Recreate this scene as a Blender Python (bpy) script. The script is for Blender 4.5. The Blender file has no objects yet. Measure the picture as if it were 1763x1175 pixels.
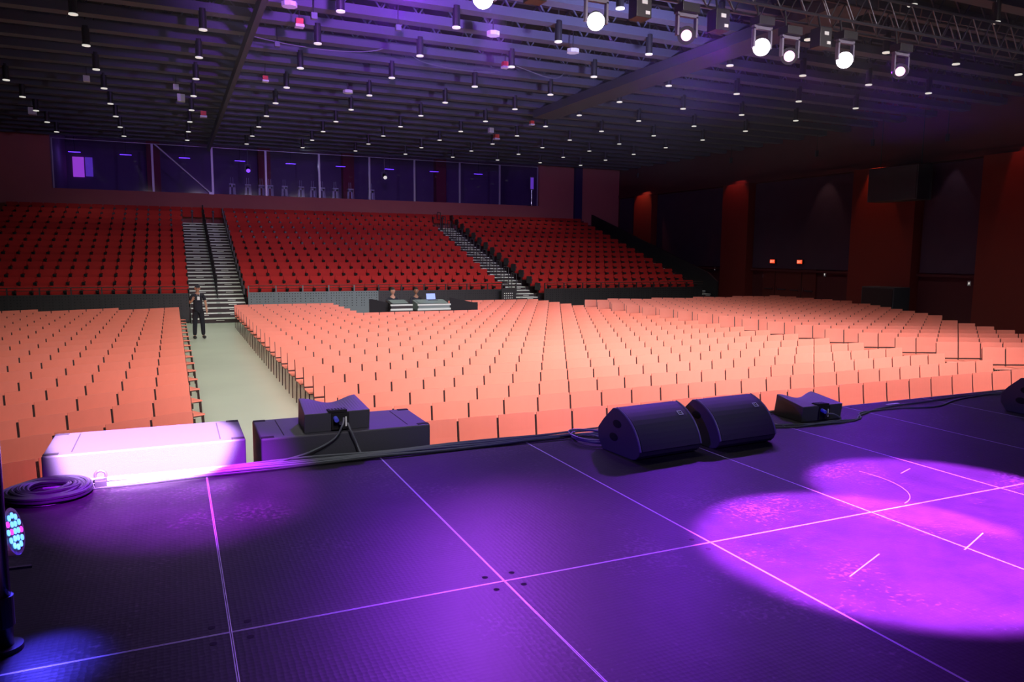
import bpy, math, random
from mathutils import Vector, Matrix
random.seed(7)
S = bpy.context.scene
C = S.collection

# ------------------------------------------------------------------ camera
CAM_POS = Vector((-0.1582, -3.1104, 2.6542))
YAW, PITCH, ROLL = 0.425007, -0.116977, 0.0085457
fw = Vector((math.sin(YAW)*math.cos(PITCH), math.cos(YAW)*math.cos(PITCH), math.sin(PITCH)))
r0 = Vector((math.cos(YAW), -math.sin(YAW), 0)); u0 = r0.cross(fw)
rt = r0*math.cos(ROLL) + u0*math.sin(ROLL); up = -r0*math.sin(ROLL) + u0*math.cos(ROLL)
cd = bpy.data.cameras.new('camera'); cam = bpy.data.objects.new('camera', cd); C.objects.link(cam)
cam.matrix_world = Matrix(((rt.x, up.x, -fw.x, CAM_POS.x), (rt.y, up.y, -fw.y, CAM_POS.y), (rt.z, up.z, -fw.z, CAM_POS.z), (0, 0, 0, 1)))
cd.sensor_width = 36; cd.lens = 26.326; cd.clip_start = 0.05; cd.clip_end = 200
S.camera = cam

# ------------------------------------------------------------------ world, exposure, lights
w = bpy.data.worlds.new('world'); S.world = w; w.use_nodes = True
w.node_tree.nodes['Background'].inputs[0].default_value = (0.20, 0.10, 0.42, 1)
w.node_tree.nodes['Background'].inputs[1].default_value = 0.012
S.view_settings.view_transform = 'Standard'; S.view_settings.look = 'None'
S.view_settings.exposure = 0.0; S.view_settings.gamma = 1.0; S.view_settings.use_curve_mapping = False
S.cycles.max_bounces = 5; S.cycles.diffuse_bounces = 3; S.cycles.glossy_bounces = 3; S.cycles.transparent_max_bounces = 12
S.cycles.sample_clamp_indirect = 4.0; S.cycles.use_denoising = True

HS0 = 1.105
WARM = (1.0, 0.93, 0.80); PURPLE = (0.50, 0.10, 1.0); MAGENTA = (0.58, 0.07, 1.0)
def spot(name, loc, target, energy, angle, color, blend=0.3, radius=0.08):
    l = bpy.data.lights.new(name, 'SPOT'); l.energy = energy; l.spot_size = math.radians(angle); l.spot_blend = blend
    l.color = color; l.shadow_soft_size = radius
    o = bpy.data.objects.new(name, l); C.objects.link(o); o.location = loc
    o.rotation_euler = (Vector(target)-Vector(loc)).to_track_quat('-Z', 'Y').to_euler(); return o
def point(name, loc, energy, color, radius=0.1):
    l = bpy.data.lights.new(name, 'POINT'); l.energy = energy; l.color = color; l.shadow_soft_size = radius
    o = bpy.data.objects.new(name, l); C.objects.link(o); o.location = loc; return o

# audience wash from the bars above the stage
for x, tx, e in ((-2.0, -3.0, 950), (2.5, 4.0, 4200), (7.5, 8.5, 5400), (12.5, 11.5, 4400), (16.0, 15.5, 2300)):
    spot('audience_wash_lamp', (x, -1.5, 7.6), (tx, 13.5, 0.5), e, 58, (1.0, 0.84, 0.84), 1.0, 0.5)
for x, e in ((-3.0, 500), (1.0, 1500), (5.0, 2200), (9.0, 2200), (13.0, 2200)):  # extra out-of-view fill added to lift the front rows
    spot('front_rows_fill', (x, -2.0, 6.8), (x+.6, 7.6, 0.8), e*1.6, 46, (1.0, 0.80, 0.88), 1.0, 0.4)
# hard violet white beam from upstage onto the left subwoofer
spot('beam_lamp', (.7, -3.4, 7.0), (-.40, 2.95, 1.20), 125000, 8.6, (0.80, 0.42, 1.0), .25, .05)
spot('beam_spill_lamp', (.7, -3.4, 7.0), (-.16, 2.02, 1.1), 42000, 13.5, (0.46, 0.015, 1.0), 1.0, .05)
for a, b, e, ang, bl in (((4.6, -1.2, 8.2), (3.25, -.42, HS0), 120000, 15.4, .32), ((5.4, -.8, 8.2), (4.45, .10, HS0), 95000, 13.8, .4), ((6.4, -1.6, 8.2), (6.3, -.4, HS0), 60000, 12, .5)):
    spot('stage_spot_lamp', a, b, e, ang, (0.46, 0.04, 1.0), bl, .05)
for x, tx, e in ((1.0, .9, 460), (3.6, 3.6, 330), (6.0, 5.6, 330)):  # neutral fill added to brighten the subwoofers and monitors
    spot('edge_fill', (x, -3.5, 6.2), (tx, 3.1, 1.4), e, 26, (0.93, 0.97, 1.0), 1.0, .2)
spot('side_wash_lamp', (-1.9, -1.6, 2.9), (4.5, 2.0, 1.3), 700, 50, (0.16, 0.03, 1.0), .9, .1)
# stage wash (purple), from the truss out over the seats
for x, tx in ((3.0, 0.5), (8.0, 3.5), (12.5, 7.5)):
    spot('stage_wash_lamp', (x, 7.4, 6.2), (tx, 0.3, 1.1), 1450, 60, (0.25, 0.02, 1.0), 0.9, 0.2)

# ------------------------------------------------------------------ materials
M = {}
def mat(name, col, rough=0.6, metal=0.0, emit=None, es=0.0, spec=0.5, bump=None, noise=None, alpha=None):
    m = bpy.data.materials.new(name); m.use_nodes = True; nt = m.node_tree; b = nt.nodes['Principled BSDF']
    b.inputs['Base Color'].default_value = (*col, 1); b.inputs['Roughness'].default_value = rough
    b.inputs['Metallic'].default_value = metal; b.inputs['Specular IOR Level'].default_value = spec
    if emit: b.inputs['Emission Color'].default_value = (*emit, 1); b.inputs['Emission Strength'].default_value = es
    if alpha is not None: b.inputs['Alpha'].default_value = alpha
    tc = None
    if noise or bump: tc = nt.nodes.new('ShaderNodeTexCoord')
    if noise:                                   # (scale, amount): gentle colour variation of the surface itself
        n = nt.nodes.new('ShaderNodeTexNoise'); n.inputs['Scale'].default_value = noise[0]; n.inputs['Detail'].default_value = 6
        nt.links.new(tc.outputs['Object'], n.inputs['Vector'])
        mx = nt.nodes.new('ShaderNodeMix'); mx.data_type = 'RGBA'
        a = noise[1]
        mx.inputs['A'].default_value = (*[c*(1-a) for c in col], 1); mx.inputs['B'].default_value = (*[min(1, c*(1+a)) for c in col], 1)
        nt.links.new(n.outputs['Fac'], mx.inputs['Factor']); nt.links.new(mx.outputs['Result'], b.inputs['Base Color'])
    if bump:                                    # (scale, distance)
        n = nt.nodes.new('ShaderNodeTexNoise'); n.inputs['Scale'].default_value = bump[0]; n.inputs['Detail'].default_value = 3
        nt.links.new(tc.outputs['Object'], n.inputs['Vector'])
        bp = nt.nodes.new('ShaderNodeBump'); bp.inputs['Distance'].default_value = bump[1]; bp.inputs['Strength'].default_value = 0.8
        nt.links.new(n.outputs['Fac'], bp.inputs['Height']); nt.links.new(bp.outputs['Normal'], b.inputs['Normal'])
    M[name] = m; return m
mat('coral', (0.80, 0.245, 0.170), 0.5, noise=(6, 0.05), spec=0.4)
mat('seat_red', (0.44, 0.022, 0.020), 0.75, noise=(5, 0.12), spec=0.2)
mat('black_steel', (0.018, 0.018, 0.022), 0.45)
mat('gloss_black', (0.02, 0.02, 0.025), 0.22)
mat('chair_frame', (0.05, 0.030, 0.028), 0.4, 0.3)
mat('chrome', (0.75, 0.75, 0.78), 0.2, 1.0)
mat('aluminium', (0.50, 0.50, 0.58), 0.4, 0.3)
mat('cabinet_black', (0.050, 0.052, 0.066), 0.55, bump=(220, 0.0015))
mat('grille_black', (0.045, 0.045, 0.062), 0.6, bump=(300, 0.001))
mat('edge_grey', (0.16, 0.15, 0.21), 0.4)
mat('recess_black', (0.004, 0.004, 0.005), 0.9)
mat('cable_grey', (0.13, 0.15, 0.17), 0.45)
mat('cable_dark', (0.022, 0.024, 0.032), 0.45)
mat('concrete', (0.52, 0.62, 0.50), 0.30, noise=(0.35, 0.25), spec=0.5)
mat('tread_grey', (0.50, 0.60, 0.55), 0.6)
mat('nosing_pale', (0.85, 0.92, 0.86), 0.5)
mat('riser_dark', (0.045, 0.03, 0.035), 0.7)
mat('panel_grey', (0.14, 0.18, 0.19), 0.5, 0.2)
mat('panel_hole', (0.01, 0.012, 0.014), 0.8)
mat('wall_brown', (0.46, 0.15, 0.13), 0.8, noise=(1.2, 0.08))
mat('wall_red', (0.10, 0.015, 0.022), 0.8, noise=(1.0, 0.1))
mat('pillar_red', (0.17, 0.018, 0.014), 0.75, noise=(1.0, 0.1))
mat('panel_fabric', (0.085, 0.050, 0.085), 0.95, noise=(1.5, 0.1), spec=0.1)
mat('door_red', (0.13, 0.018, 0.016), 0.6)
mat('deck_ceiling', (0.006, 0.006, 0.010), 0.9)
mat('joist_grey', (0.075, 0.08, 0.12), 0.6, noise=(0.8, 0.15))
mat('beam_grey', (0.045, 0.045, 0.07), 0.6)
mat('truss_metal', (0.07, 0.07, 0.09), 0.4, 0.5)
mat('white_box', (0.75, 0.80, 0.78), 0.5)
mat('red_box', (0.75, 0.08, 0.04), 0.5)
mat('lens_dim', (0.9, 0.9, 0.85), 0.4, emit=(1.0, 0.98, 0.88), es=0.6)
mat('lens_white', (0.9, 0.9, 0.9), 0.3, emit=(0.92, 0.85, 1.0), es=30)
mat('lens_pink', (0.9, 0.6, 0.8), 0.3, emit=(1.0, 0.42, 0.75), es=2.2)
mat('lens_purple', (0.7, 0.5, 0.9), 0.3, emit=(0.75, 0.35, 1.0), es=14)
mat('lens_blue', (0.3, 0.4, 1.0), 0.3, emit=(0.10, 0.34, 1.0), es=2.6)
mat('lens_magenta', (0.9, 0.1, 0.8), 0.3, emit=(0.85, 0.05, 0.9), es=1.6)
mat('led_blue', (0.2, 0.25, 1.0), 0.3, emit=(0.16, 0.18, 1.0), es=3)
mat('strip_purple', (0.2, 0.1, 0.9), 0.5, emit=(0.16, 0.04, 1.0), es=2.2)
mat('window_purple', (0.5, 0.1, 0.6), 0.5, emit=(0.46, 0.07, 0.80), es=0.75)
mat('window_blue', (0.2, 0.1, 0.6), 0.5, emit=(0.13, 0.04, 0.55), es=0.6)
mat('exit_red', (0.9, 0.1, 0.04), 0.5, emit=(1.0, 0.07, 0.02), es=1.3)
mat('exit_letter', (1, 0.8, 0.7), 0.5, emit=(1.0, 0.45, 0.30), es=1.0)
mat('gallery_wall', (0.20, 0.12, 0.22), 0.8, noise=(0.8, 0.2))
mat('gallery_red', (0.28, 0.04, 0.06), 0.8)
mat('stool_white', (0.88, 0.92, 0.90), 0.5)
mat('black_cloth', (0.012, 0.012, 0.016), 0.9)
mat('shirt_black', (0.016, 0.018, 0.030), 0.85)
mat('trouser_black', (0.012, 0.013, 0.022), 0.85)
mat('skin', (0.52, 0.28, 0.19), 0.55)
mat('skin_brown', (0.33, 0.17, 0.10), 0.55)
mat('hair_dark', (0.012, 0.009, 0.008), 0.7)
mat('badge_white', (0.8, 0.85, 0.9), 0.5)
mat('screen_blue', (0.2, 0.3, 0.7), 0.4, emit=(0.25, 0.35, 1.0), es=0.7)
mat('case_teal', (0.16, 0.22, 0.22), 0.5)
mat('case_pale', (0.60, 0.70, 0.66), 0.4, 0.2)
mat('speakon_blue', (0.10, 0.12, 0.85), 0.4)
mat('curtain_blue', (0.035, 0.018, 0.10), 0.95)
def glass(name, tint, fac):
    m = bpy.data.materials.new(name); m.use_nodes = True; nt = m.node_tree
    for n in list(nt.nodes): nt.nodes.remove(n)
    o = nt.nodes.new('ShaderNodeOutputMaterial'); t = nt.nodes.new('ShaderNodeBsdfTransparent'); g = nt.nodes.new('ShaderNodeBsdfGlossy'); mx = nt.nodes.new('ShaderNodeMixShader')
    t.inputs[0].default_value = (*tint, 1); g.inputs['Roughness'].default_value = 0.05; mx.inputs[0].default_value = fac
    nt.links.new(t.outputs[0], mx.inputs[1]); nt.links.new(g.outputs[0], mx.inputs[2]); nt.links.new(mx.outputs[0], o.inputs[0]); M[name] = m
glass('glass_clear', (0.86, 0.85, 0.95), 0.03)
def stage_material():
    m = bpy.data.materials.new('stage_deck'); m.use_nodes = True; nt = m.node_tree; b = nt.nodes['Principled BSDF']
    tc = nt.nodes.new('ShaderNodeTexCoord'); geo = nt.nodes.new('ShaderNodeNewGeometry')
    b.inputs['Specular IOR Level'].default_value = 0.16
    # worn film: blotches, grit specks and fine scratches lighter than the black phenolic
    n1 = nt.nodes.new('ShaderNodeTexNoise'); n1.inputs['Scale'].default_value = 4.0; n1.inputs['Detail'].default_value = 8; n1.inputs['Roughness'].default_value = 0.65
    nt.links.new(geo.outputs['Position'], n1.inputs['Vector'])
    r1 = nt.nodes.new('ShaderNodeValToRGB'); r1.color_ramp.elements[0].position = 0.35; r1.color_ramp.elements[0].color = (0.014, 0.013, 0.016, 1)
    r1.color_ramp.elements[1].position = 0.75; r1.color_ramp.elements[1].color = (0.026, 0.023, 0.028, 1); nt.links.new(n1.outputs['Fac'], r1.inputs['Fac'])
    n2 = nt.nodes.new('ShaderNodeTexNoise'); n2.inputs['Scale'].default_value = 38; n2.inputs['Detail'].default_value = 4
    nt.links.new(geo.outputs['Position'], n2.inputs['Vector'])
    n3 = nt.nodes.new('ShaderNodeTexNoise'); n3.inputs['Scale'].default_value = 1.6; n3.inputs['Detail'].default_value = 2
    nt.links.new(geo.outputs['Position'], n3.inputs['Vector'])
    mul = nt.nodes.new('ShaderNodeMath'); mul.operation = 'MULTIPLY'; nt.links.new(n2.outputs['Fac'], mul.inputs[0]); nt.links.new(n3.outputs['Fac'], mul.inputs[1])
    r2 = nt.nodes.new('ShaderNodeValToRGB'); r2.color_ramp.elements[0].position = 0.315; r2.color_ramp.elements[0].color = (0, 0, 0, 1)
    r2.color_ramp.elements[1].position = 0.40; r2.color_ramp.elements[1].color = (1, 1, 1, 1); nt.links.new(mul.outputs[0], r2.inputs['Fac'])
    mx = nt.nodes.new('ShaderNodeMix'); mx.data_type = 'RGBA'; nt.links.new(r2.outputs['Color'], mx.inputs['Factor'])
    nt.links.new(r1.outputs['Color'], mx.inputs['A']); mx.inputs['B'].default_value = (0.050, 0.044, 0.050, 1)
    nt.links.new(mx.outputs['Result'], b.inputs['Base Color'])
    # hexagon grip pattern as bump
    v = nt.nodes.new('ShaderNodeTexVoronoi'); v.inputs['Scale'].default_value = 42; v.inputs['Randomness'].default_value = 0.25
    nt.links.new(geo.outputs['Position'], v.inputs['Vector'])
    bp = nt.nodes.new('ShaderNodeBump'); bp.inputs['Distance'].default_value = 0.002; bp.inputs['Strength'].default_value = 0.55
    nt.links.new(v.outputs['Distance'], bp.inputs['Height']); nt.links.new(bp.outputs['Normal'], b.inputs['Normal'])
    b.inputs['Roughness'].default_value = 0.42
    M['stage_deck'] = m
stage_material()

# ------------------------------------------------------------------ mesh helpers
class MB:
    def __init__(s): s.v = []; s.f = []; s.mi = []
    def add(s, vs, fs, m=0):
        n = len(s.v); s.v += [tuple(p) for p in vs]; s.f += [tuple(i+n for i in f) for f in fs]; s.mi += [m]*len(fs); return s
    def box(s, x0, x1, y0, y1, z0, z1, m=0, T=None):
        vs = [Vector((x, y, z)) for z in (z0, z1) for y in (y0, y1) for x in (x0, x1)]
        if T is not None: vs = [T @ p for p in vs]
        return s.add(vs, [(0, 2, 3, 1), (4, 5, 7, 6), (0, 1, 5, 4), (2, 6, 7, 3), (0, 4, 6, 2), (1, 3, 7, 5)], m)
    def bar(s, p0, p1, wdt, hgt, m=0, upv=(0, 0, 1)):
        p0, p1 = Vector(p0), Vector(p1); d = (p1-p0); L = d.length; d.normalize(); a = d.cross(Vector(upv))
        if a.length < 1e-4: a = d.cross(Vector((0, 1, 0)))
        a.normalize(); b = a.cross(d)
        T = Matrix(((a.x, d.x, b.x, p0.x), (a.y, d.y, b.y, p0.y), (a.z, d.z, b.z, p0.z), (0, 0, 0, 1)))
        return s.box(-wdt/2, wdt/2, 0, L, -hgt/2, hgt/2, m, T)
    def cyl(s, p0, p1, r, n=12, m=0, r1=None, caps=True):
        p0, p1 = Vector(p0), Vector(p1); d = (p1-p0).normalized(); a = d.orthogonal().normalized(); b = d.cross(a); r1 = r if r1 is None else r1
        vs = []
        for p, rr in ((p0, r), (p1, r1)):
            for k in range(n):
                t = 2*math.pi*k/n; vs.append(p + a*math.cos(t)*rr + b*math.sin(t)*rr)
        fs = [(k, (k+1) % n, n+(k+1) % n, n+k) for k in range(n)]
        if caps: fs += [tuple(range(n-1, -1, -1)), tuple(range(n, 2*n))]
        return s.add(vs, fs, m)
    def tube(s, pts, r, n=6, m=0, closed=False):
        P = [Vector(p) for p in pts]; N = len(P); vs = []; a = None
        for i, p in enumerate(P):
            t = (P[(i+1) % N]-P[i-1]) if closed else (P[min(i+1, N-1)]-P[max(i-1, 0)])
            t.normalize()
            if a is None: a = t.orthogonal().normalized()
            a = (a - t*a.dot(t)).normalized(); b = t.cross(a)
            for k in range(n):
                q = 2*math.pi*k/n; vs.append(p + a*math.cos(q)*r + b*math.sin(q)*r)
        fs = []
        for i in range(N if closed else N-1):
            j = (i+1) % N
            fs += [(i*n+k, i*n+(k+1) % n, j*n+(k+1) % n, j*n+k) for k in range(n)]
        if not closed: fs += [tuple(range(n-1, -1, -1)), tuple((N-1)*n+k for k in range(n))]
        return s.add(vs, fs, m)
    def prism(s, poly, x0, x1, m=0, axis='x'):      # poly of (y, z) extruded along x (or (x, z) along y)
        n = len(poly)
        mk = (lambda t, a, b: (t, a, b)) if axis == 'x' else (lambda t, a, b: (a, t, b))
        vs = [mk(x0, a, b) for a, b in poly] + [mk(x1, a, b) for a, b in poly]
        fs = [(k, n+k, n+(k+1) % n, (k+1) % n) for k in range(n)] + [tuple(range(n)), tuple(range(2*n-1, n-1, -1))]
        return s.add(vs, fs, m)
    def sphere(s, c, rx, ry=None, rz=None, nu=12, nv=8, m=0):
        ry = ry or rx; rz = rz or rx; c = Vector(c); vs = [c+Vector((0, 0, -rz))]
        for j in range(1, nv):
            t = math.pi*j/nv
            for k in range(nu):
                q = 2*math.pi*k/nu; vs.append(c+Vector((rx*math.sin(t)*math.cos(q), ry*math.sin(t)*math.sin(q), -rz*math.cos(t))))
        vs.append(c+Vector((0, 0, rz))); L = len(vs)-1
        fs = [(0, 1+(k+1) % nu, 1+k) for k in range(nu)]
        for j in range(nv-2):
            fs += [(1+j*nu+k, 1+j*nu+(k+1) % nu, 1+(j+1)*nu+(k+1) % nu, 1+(j+1)*nu+k) for k in range(nu)]
        fs += [(L, 1+(nv-2)*nu+k, 1+(nv-2)*nu+(k+1) % nu) for k in range(nu)]
        return s.add(vs, fs, m)
    def disc_ring(s, c, r0, r1, nrm=(0, 0, 1), n=24, m=0):
        c = Vector(c); d = Vector(nrm).normalized(); a = d.orthogonal().normalized(); b = d.cross(a)
        vs = [c+(a*math.cos(2*math.pi*k/n)+b*math.sin(2*math.pi*k/n))*r for r in (r0, r1) for k in range(n)]
        return s.add(vs, [(k, n+k, n+(k+1) % n, (k+1) % n) for k in range(n)], m)
    def mesh(s, name, mats, smooth=False):
        me = bpy.data.meshes.new(name); me.from_pydata(s.v, [], s.f)
        for m in (mats if isinstance(mats, (list, tuple)) else [mats]): me.materials.append(M[m])
        me.polygons.foreach_set('material_index', s.mi)
        if smooth: me.polygons.foreach_set('use_smooth', [True]*len(s.f))
        me.update(); return me
    def build(s, name, mats, parent=None, smooth=False, bevel=0, loc=None, rz=0, fix=False):
        me = s.mesh(name, mats, smooth)
        if fix or bevel:
            import bmesh
            bm = bmesh.new(); bm.from_mesh(me); bmesh.ops.recalc_face_normals(bm, faces=bm.faces); bm.to_mesh(me); bm.free()
        o = bpy.data.objects.new(name, me); C.objects.link(o)
        if parent: o.parent = parent
        if loc is not None: o.location = loc
        if rz: o.rotation_euler.z = rz
        if bevel:
            b = o.modifiers.new('bevel', 'BEVEL'); b.width = bevel; b.segments = 3; b.limit_method = 'ANGLE'; b.angle_limit = math.radians(35)
        return o
def tag(o, label, cat, group=None, kind=None):
    o['label'] = label; o['category'] = cat
    if group: o['group'] = group
    if kind: o['kind'] = kind
    return o
def thing(name, loc, label, cat, group=None, rz=0):
    o = bpy.data.objects.new(name, None); C.objects.link(o); o.location = loc; o.rotation_euler.z = rz; o.empty_display_size = 0.2
    return tag(o, label, cat, group)
def struct(name, mb, mats, **k):
    o = mb.build(name, mats, **k); o['kind'] = 'structure'; return o
def copy_tree(o, parent=None):
    c = o.copy(); C.objects.link(c)
    if parent: c.parent = parent
    for ch in kids.get(o.name, ()): copy_tree(ch, c)
    return c
kids = {}
def scan():
    kids.clear()
    for o in bpy.data.objects:
        if o.parent: kids.setdefault(o.parent.name, []).append(o)
ORD = ['zeroth', 'first', 'second', 'third', 'fourth', 'fifth', 'sixth', 'seventh', 'eighth', 'ninth', 'tenth', 'eleventh', 'twelfth', 'thirteenth', 'fourteenth', 'fifteenth',
       'sixteenth', 'seventeenth', 'eighteenth', 'nineteenth', 'twentieth', 'twenty-first', 'twenty-second', 'twenty-third', 'twenty-fourth', 'twenty-fifth', 'twenty-sixth']
def view(p):
    d = Vector(p)-CAM_POS; z = d.dot(fw)
    if z < 0.1: return None
    return (0.5+d.dot(rt)/z*26.326/36, 0.5-d.dot(up)/z*26.326/36*1763/1175, z)
def inview(p, m=0.0):
    v = view(p); return v is not None and -m < v[0] < 1+m and -m < v[1] < 1+m

# ------------------------------------------------------------------ setting: room shell
XL, XR, YB, YF, ZC = -12.5, 26.8, 39.6, -9.0, 9.0
HS = 1.105
struct('floor', MB().box(XL-.3, XR+.3, YF, 48, -0.2, 0), 'concrete')
struct('ceiling', MB().box(XL-.3, XR+.3, YF, 48, ZC, ZC+.2), 'deck_ceiling')
struct('wall_left', MB().box(XL-.3, XL, YF, 48, 0, ZC), 'wall_brown')
# right wall: body, dark fabric panels between pillars, ledge
struct('wall_right', MB().box(XR, XR+.3, YF, 48, 0, ZC), 'wall_red')
p = MB()
for y0, y1 in ((37.2, 39.3), (28.75, 35.1), (20.5, 26.7), (14.9, 17.3), (6.0, 12.5)):
    p.box(XR-.10, XR-.001, y0, y1, 2.02, 6.2)
struct('trim_1', p, 'panel_fabric')
p = MB().box(XR-.22, XR-.001, 0.0, 39.3, 6.25, 6.45)
struct('trim_2', p, 'wall_red')
p = MB().box(XR-.16, XR-.001, 0.0, 39.3, 1.88, 1.98)
struct('trim_3', p, 'wall_red')
for i, (y0, y1, dep) in enumerate(((35.2, 37.1, .45), (26.75, 28.7, .5), (17.4, 20.4, .5), (12.6, 14.8, .5))):
    o = MB().box(XR-dep, XR, y0, y1, 0, 6.25).build('pillar', 'pillar_red'); o['kind'] = 'structure'
# back wall: parapet with openings to the gallery
p = MB()
p.box(XL, XR, YB, YB+.25, 0, 5.55); p.box(XL, -5.30, YB, YB+.25, 5.55, ZC); p.box(20.95, XR, YB, YB+.25, 5.55, ZC)
struct('wall_back', p, 'wall_brown')
struct('wall_gallery', MB().box(-5.3, 21.0, 46, 46.2, 5.3, ZC).box(-5.5, -5.3, YB+.25, 46, 5.3, ZC).box(21.0, 21.2, YB+.25, 46, 5.3, ZC), 'gallery_wall')
struct('floor_gallery', MB().box(-5.5, 21.2, YB+.25, 46, 5.35, 5.5), 'gallery_wall')
for x in (-0.9, 5.2, 10.3, 16.5):
    o = MB().box(x-.35, x+.35, 45.4, 45.99, 5.5, ZC).build('gallery_column', 'gallery_red'); o['kind'] = 'structure'
o = MB().box(-5.0, -4.45, 45.93, 45.99, 6.7, 7.8).build('window_1', 'window_purple'); o['kind'] = 'structure'
o = MB().box(-4.38, -4.02, 45.93, 45.99, 6.75, 7.8).build('window_2', 'window_blue'); o['kind'] = 'structure'
# glazing over the parapet: frames and panes
MULL = [-5.25, -0.86, 1.95, 4.63, 7.45, 10.25, 12.9, 15.7, 18.3, 20.9]
for i in range(len(MULL)-1):
    g = thing('glazing_panel', (MULL[i], YB+.12, 5.55), f'tall clear glass panel above the back parapet, {ORD[i+1]} bay from the left', 'glass panel', 'glazing above the back parapet')
    wd = MULL[i+1]-MULL[i]-.10
    MB().box(.05, .05+wd, -.008, .008, .05, 2.42).build('pane', 'glass_clear', g)
    b = MB().box(0.0, .05, -.04, .04, 0, 2.45); b.box(.05+wd, .10+wd, -.04, .04, 0, 2.45); b.box(.05, .05+wd, -.03, .03, 0, .05); b.box(.05, .05+wd, -.02, .02, 2.42, 2.45)
    b.build('frame', 'aluminium', g)
tag(MB().cyl((-.72, YB-.06, 7.95), (1.83, YB-.06, 5.62), .045, 10).box(1.75, 1.98, YB-.12, YB, 5.56, 5.68).build('brace_pipe', 'aluminium'), 'grey diagonal brace pipe crossing the glazing down to the parapet', 'pipe')
tag(MB().box(XL, 23.2, YB-.02, YB+.28, 5.55, 5.60).build('parapet_cap', 'wall_brown'), 'thin brown cap running along the top of the back parapet', 'cap', None, 'structure')
# dark blue column/curtain at right end of back wall
tag(MB().prism([(YB-.25+.03*math.sin(k*1.9), 4.3) if 0 else (YB-.25, 4.3), (YB-.02, 4.3), (YB-.02, 8.1), (YB-.25, 8.1)], 23.4, 23.9).build('curtain_leg', 'curtain_blue'), 'narrow dark blue curtain leg hanging at the right end of the back wall', 'curtain')

# gallery strip lights (real lamps that glow)
for i, x in enumerate((-4.6, -2.2, 0.7, 3.6, 6.4, 9.3, 12.3, 15.2, 18.2)):
    g = thing('strip_light', (x, 43, 7.75), f'blue violet strip light in the gallery, {ORD[i+1]} from the left', 'light', 'gallery strip lights')
    MB().box(-.30, .30, -.05, .05, 0, .06).build('housing', 'black_steel', g)
    MB().box(-.28, .28, -.045, .045, -.03, 0).build('tube', 'strip_purple', g)
    MB().cyl((0, 0, .06), (0, 0, 1.22), .012, 6).build('stem', 'black_steel', g)
    point('gallery_strip_and_fill', (x, 43, 7.6), 9, (0.34, 0.18, 0.9), .2)
point('gallery_strip_and_fill', (7.0, 41.3, 7.5), 16, (0.8, 0.95, 1.0), .15)  # fill with no fixture, added to brighten the pale stools
# pale high stools standing at the parapet inside the gallery
def stool(x, lab):
    g = thing('bar_stool', (x, 40.35, 5.5), lab, 'stool', 'pale stools along the glazing')
    MB().box(-.15, .15, -.14, .14, .66, .72).build('seat', 'stool_white', g)
    MB().box(-.15, -.05, .10, .13, .18, .66).box(.05, .15, .10, .13, .18, .66).box(-.15, .15, .10, .13, .56, .66).build('apron', 'stool_white', g)
    for sx in (-1, 1):
        for sy in (-1, 1): MB().cyl((sx*.13, sy*.12, .66), (sx*.16, sy*.15, 0), .014, 6).build('leg', 'stool_white', g)
    for sx in (-1, 1): MB().cyl((sx*.06, .12, .72), (sx*.05, .14, 1.08), .010, 6).build('back_rod', 'stool_white', g)
for i, x in enumerate((2.95, 3.75, 4.45, 4.9, 5.66, 6.55, 7.2, 7.7, 8.45, 9.3, 10.5)):
    stool(x, f'pale high stool behind the gallery glass, {ORD[i+1]} from the left')

for x, z, t in ((3.68, 6.85, 'hanging spotlight with a violet lens seen through the glazing, left one'), (11.0, 6.85, 'hanging spotlight with a pale lens seen through the glazing, right one')):
    g = thing('hanging_spotlight', (x, YB-.35, z), t, 'stage light')
    MB().cyl((0, .12, .12), (0, -.16, -.02), .11, 16).build('housing', 'black_steel', g)
    MB().cyl((0, -.16, -.02), (0, -.17, -.025), .10, 16).build('lens', 'strip_purple' if x < 5 else 'lens_dim', g)
    MB().box(-.15, -.13, -.02, .02, -.1, .3).box(.13, .15, -.02, .02, -.1, .3).box(-.15, .15, -.02, .02, .28, .31).cyl((0, 0, .3), (0, 0, ZC-z), .02, 8).build('yoke', 'edge_grey', g)
g = thing('batten_light', (20.33, YB-.2, 5.6), 'upright violet batten light on a thin stand at the right end of the glazing', 'stage light')
MB().cyl((0, 0, 0), (0, 0, 1.0), .02, 8).build('stand', 'chrome', g); MB().box(-.12, .12, -.05, .05, .95, 1.75).build('housing', 'edge_grey', g)
MB().box(-.10, .10, -.06, -.05, 1.0, 1.7).build('diffuser', 'window_blue', g); MB().box(-.2, .2, -.15, .15, -.02, 0).build('base', 'black_steel', g)

# right-wall lamps throwing cones down the wall
for i, (y, z, c, e, a) in enumerate(((22.1, 7.0, (1, .62, .45), 30, 50), (19.2, 7.1, (1, .22, .08), 150, 50), (16.1, 6.9, (.75, .6, .7), 22, 45), (13.3, 8.0, (1, .10, .06), 170, 34), (36.1, 7.3, (1, .25, .12), 130, 70), (27.7, 7.3, (1, .14, .10), 70, 70))):
    g = thing('wall_downlight', (XR-.9 if i != 2 else XR-.7, y, z), f'small dark downlight grazing the right wall, {ORD[i+1]} counted from the stage side', 'light', 'wall downlights')
    MB().cyl((0, 0, 0), (0, 0, .25), .07, 12).build('body', 'black_steel', g)
    MB().cyl((0, 0, .25), (0, 0, ZC-z), .012, 6).build('stem', 'black_steel', g)
    MB().cyl((0, 0, -.004), (0, 0, 0), .05, 12).build('lens', 'recess_black', g)
    spot('wall_graze_lamp', (g.location.x, y, z-.03), (XR-.1, y, z-3.5), e, a, c, .5, .05)
lab_order = None

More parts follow.
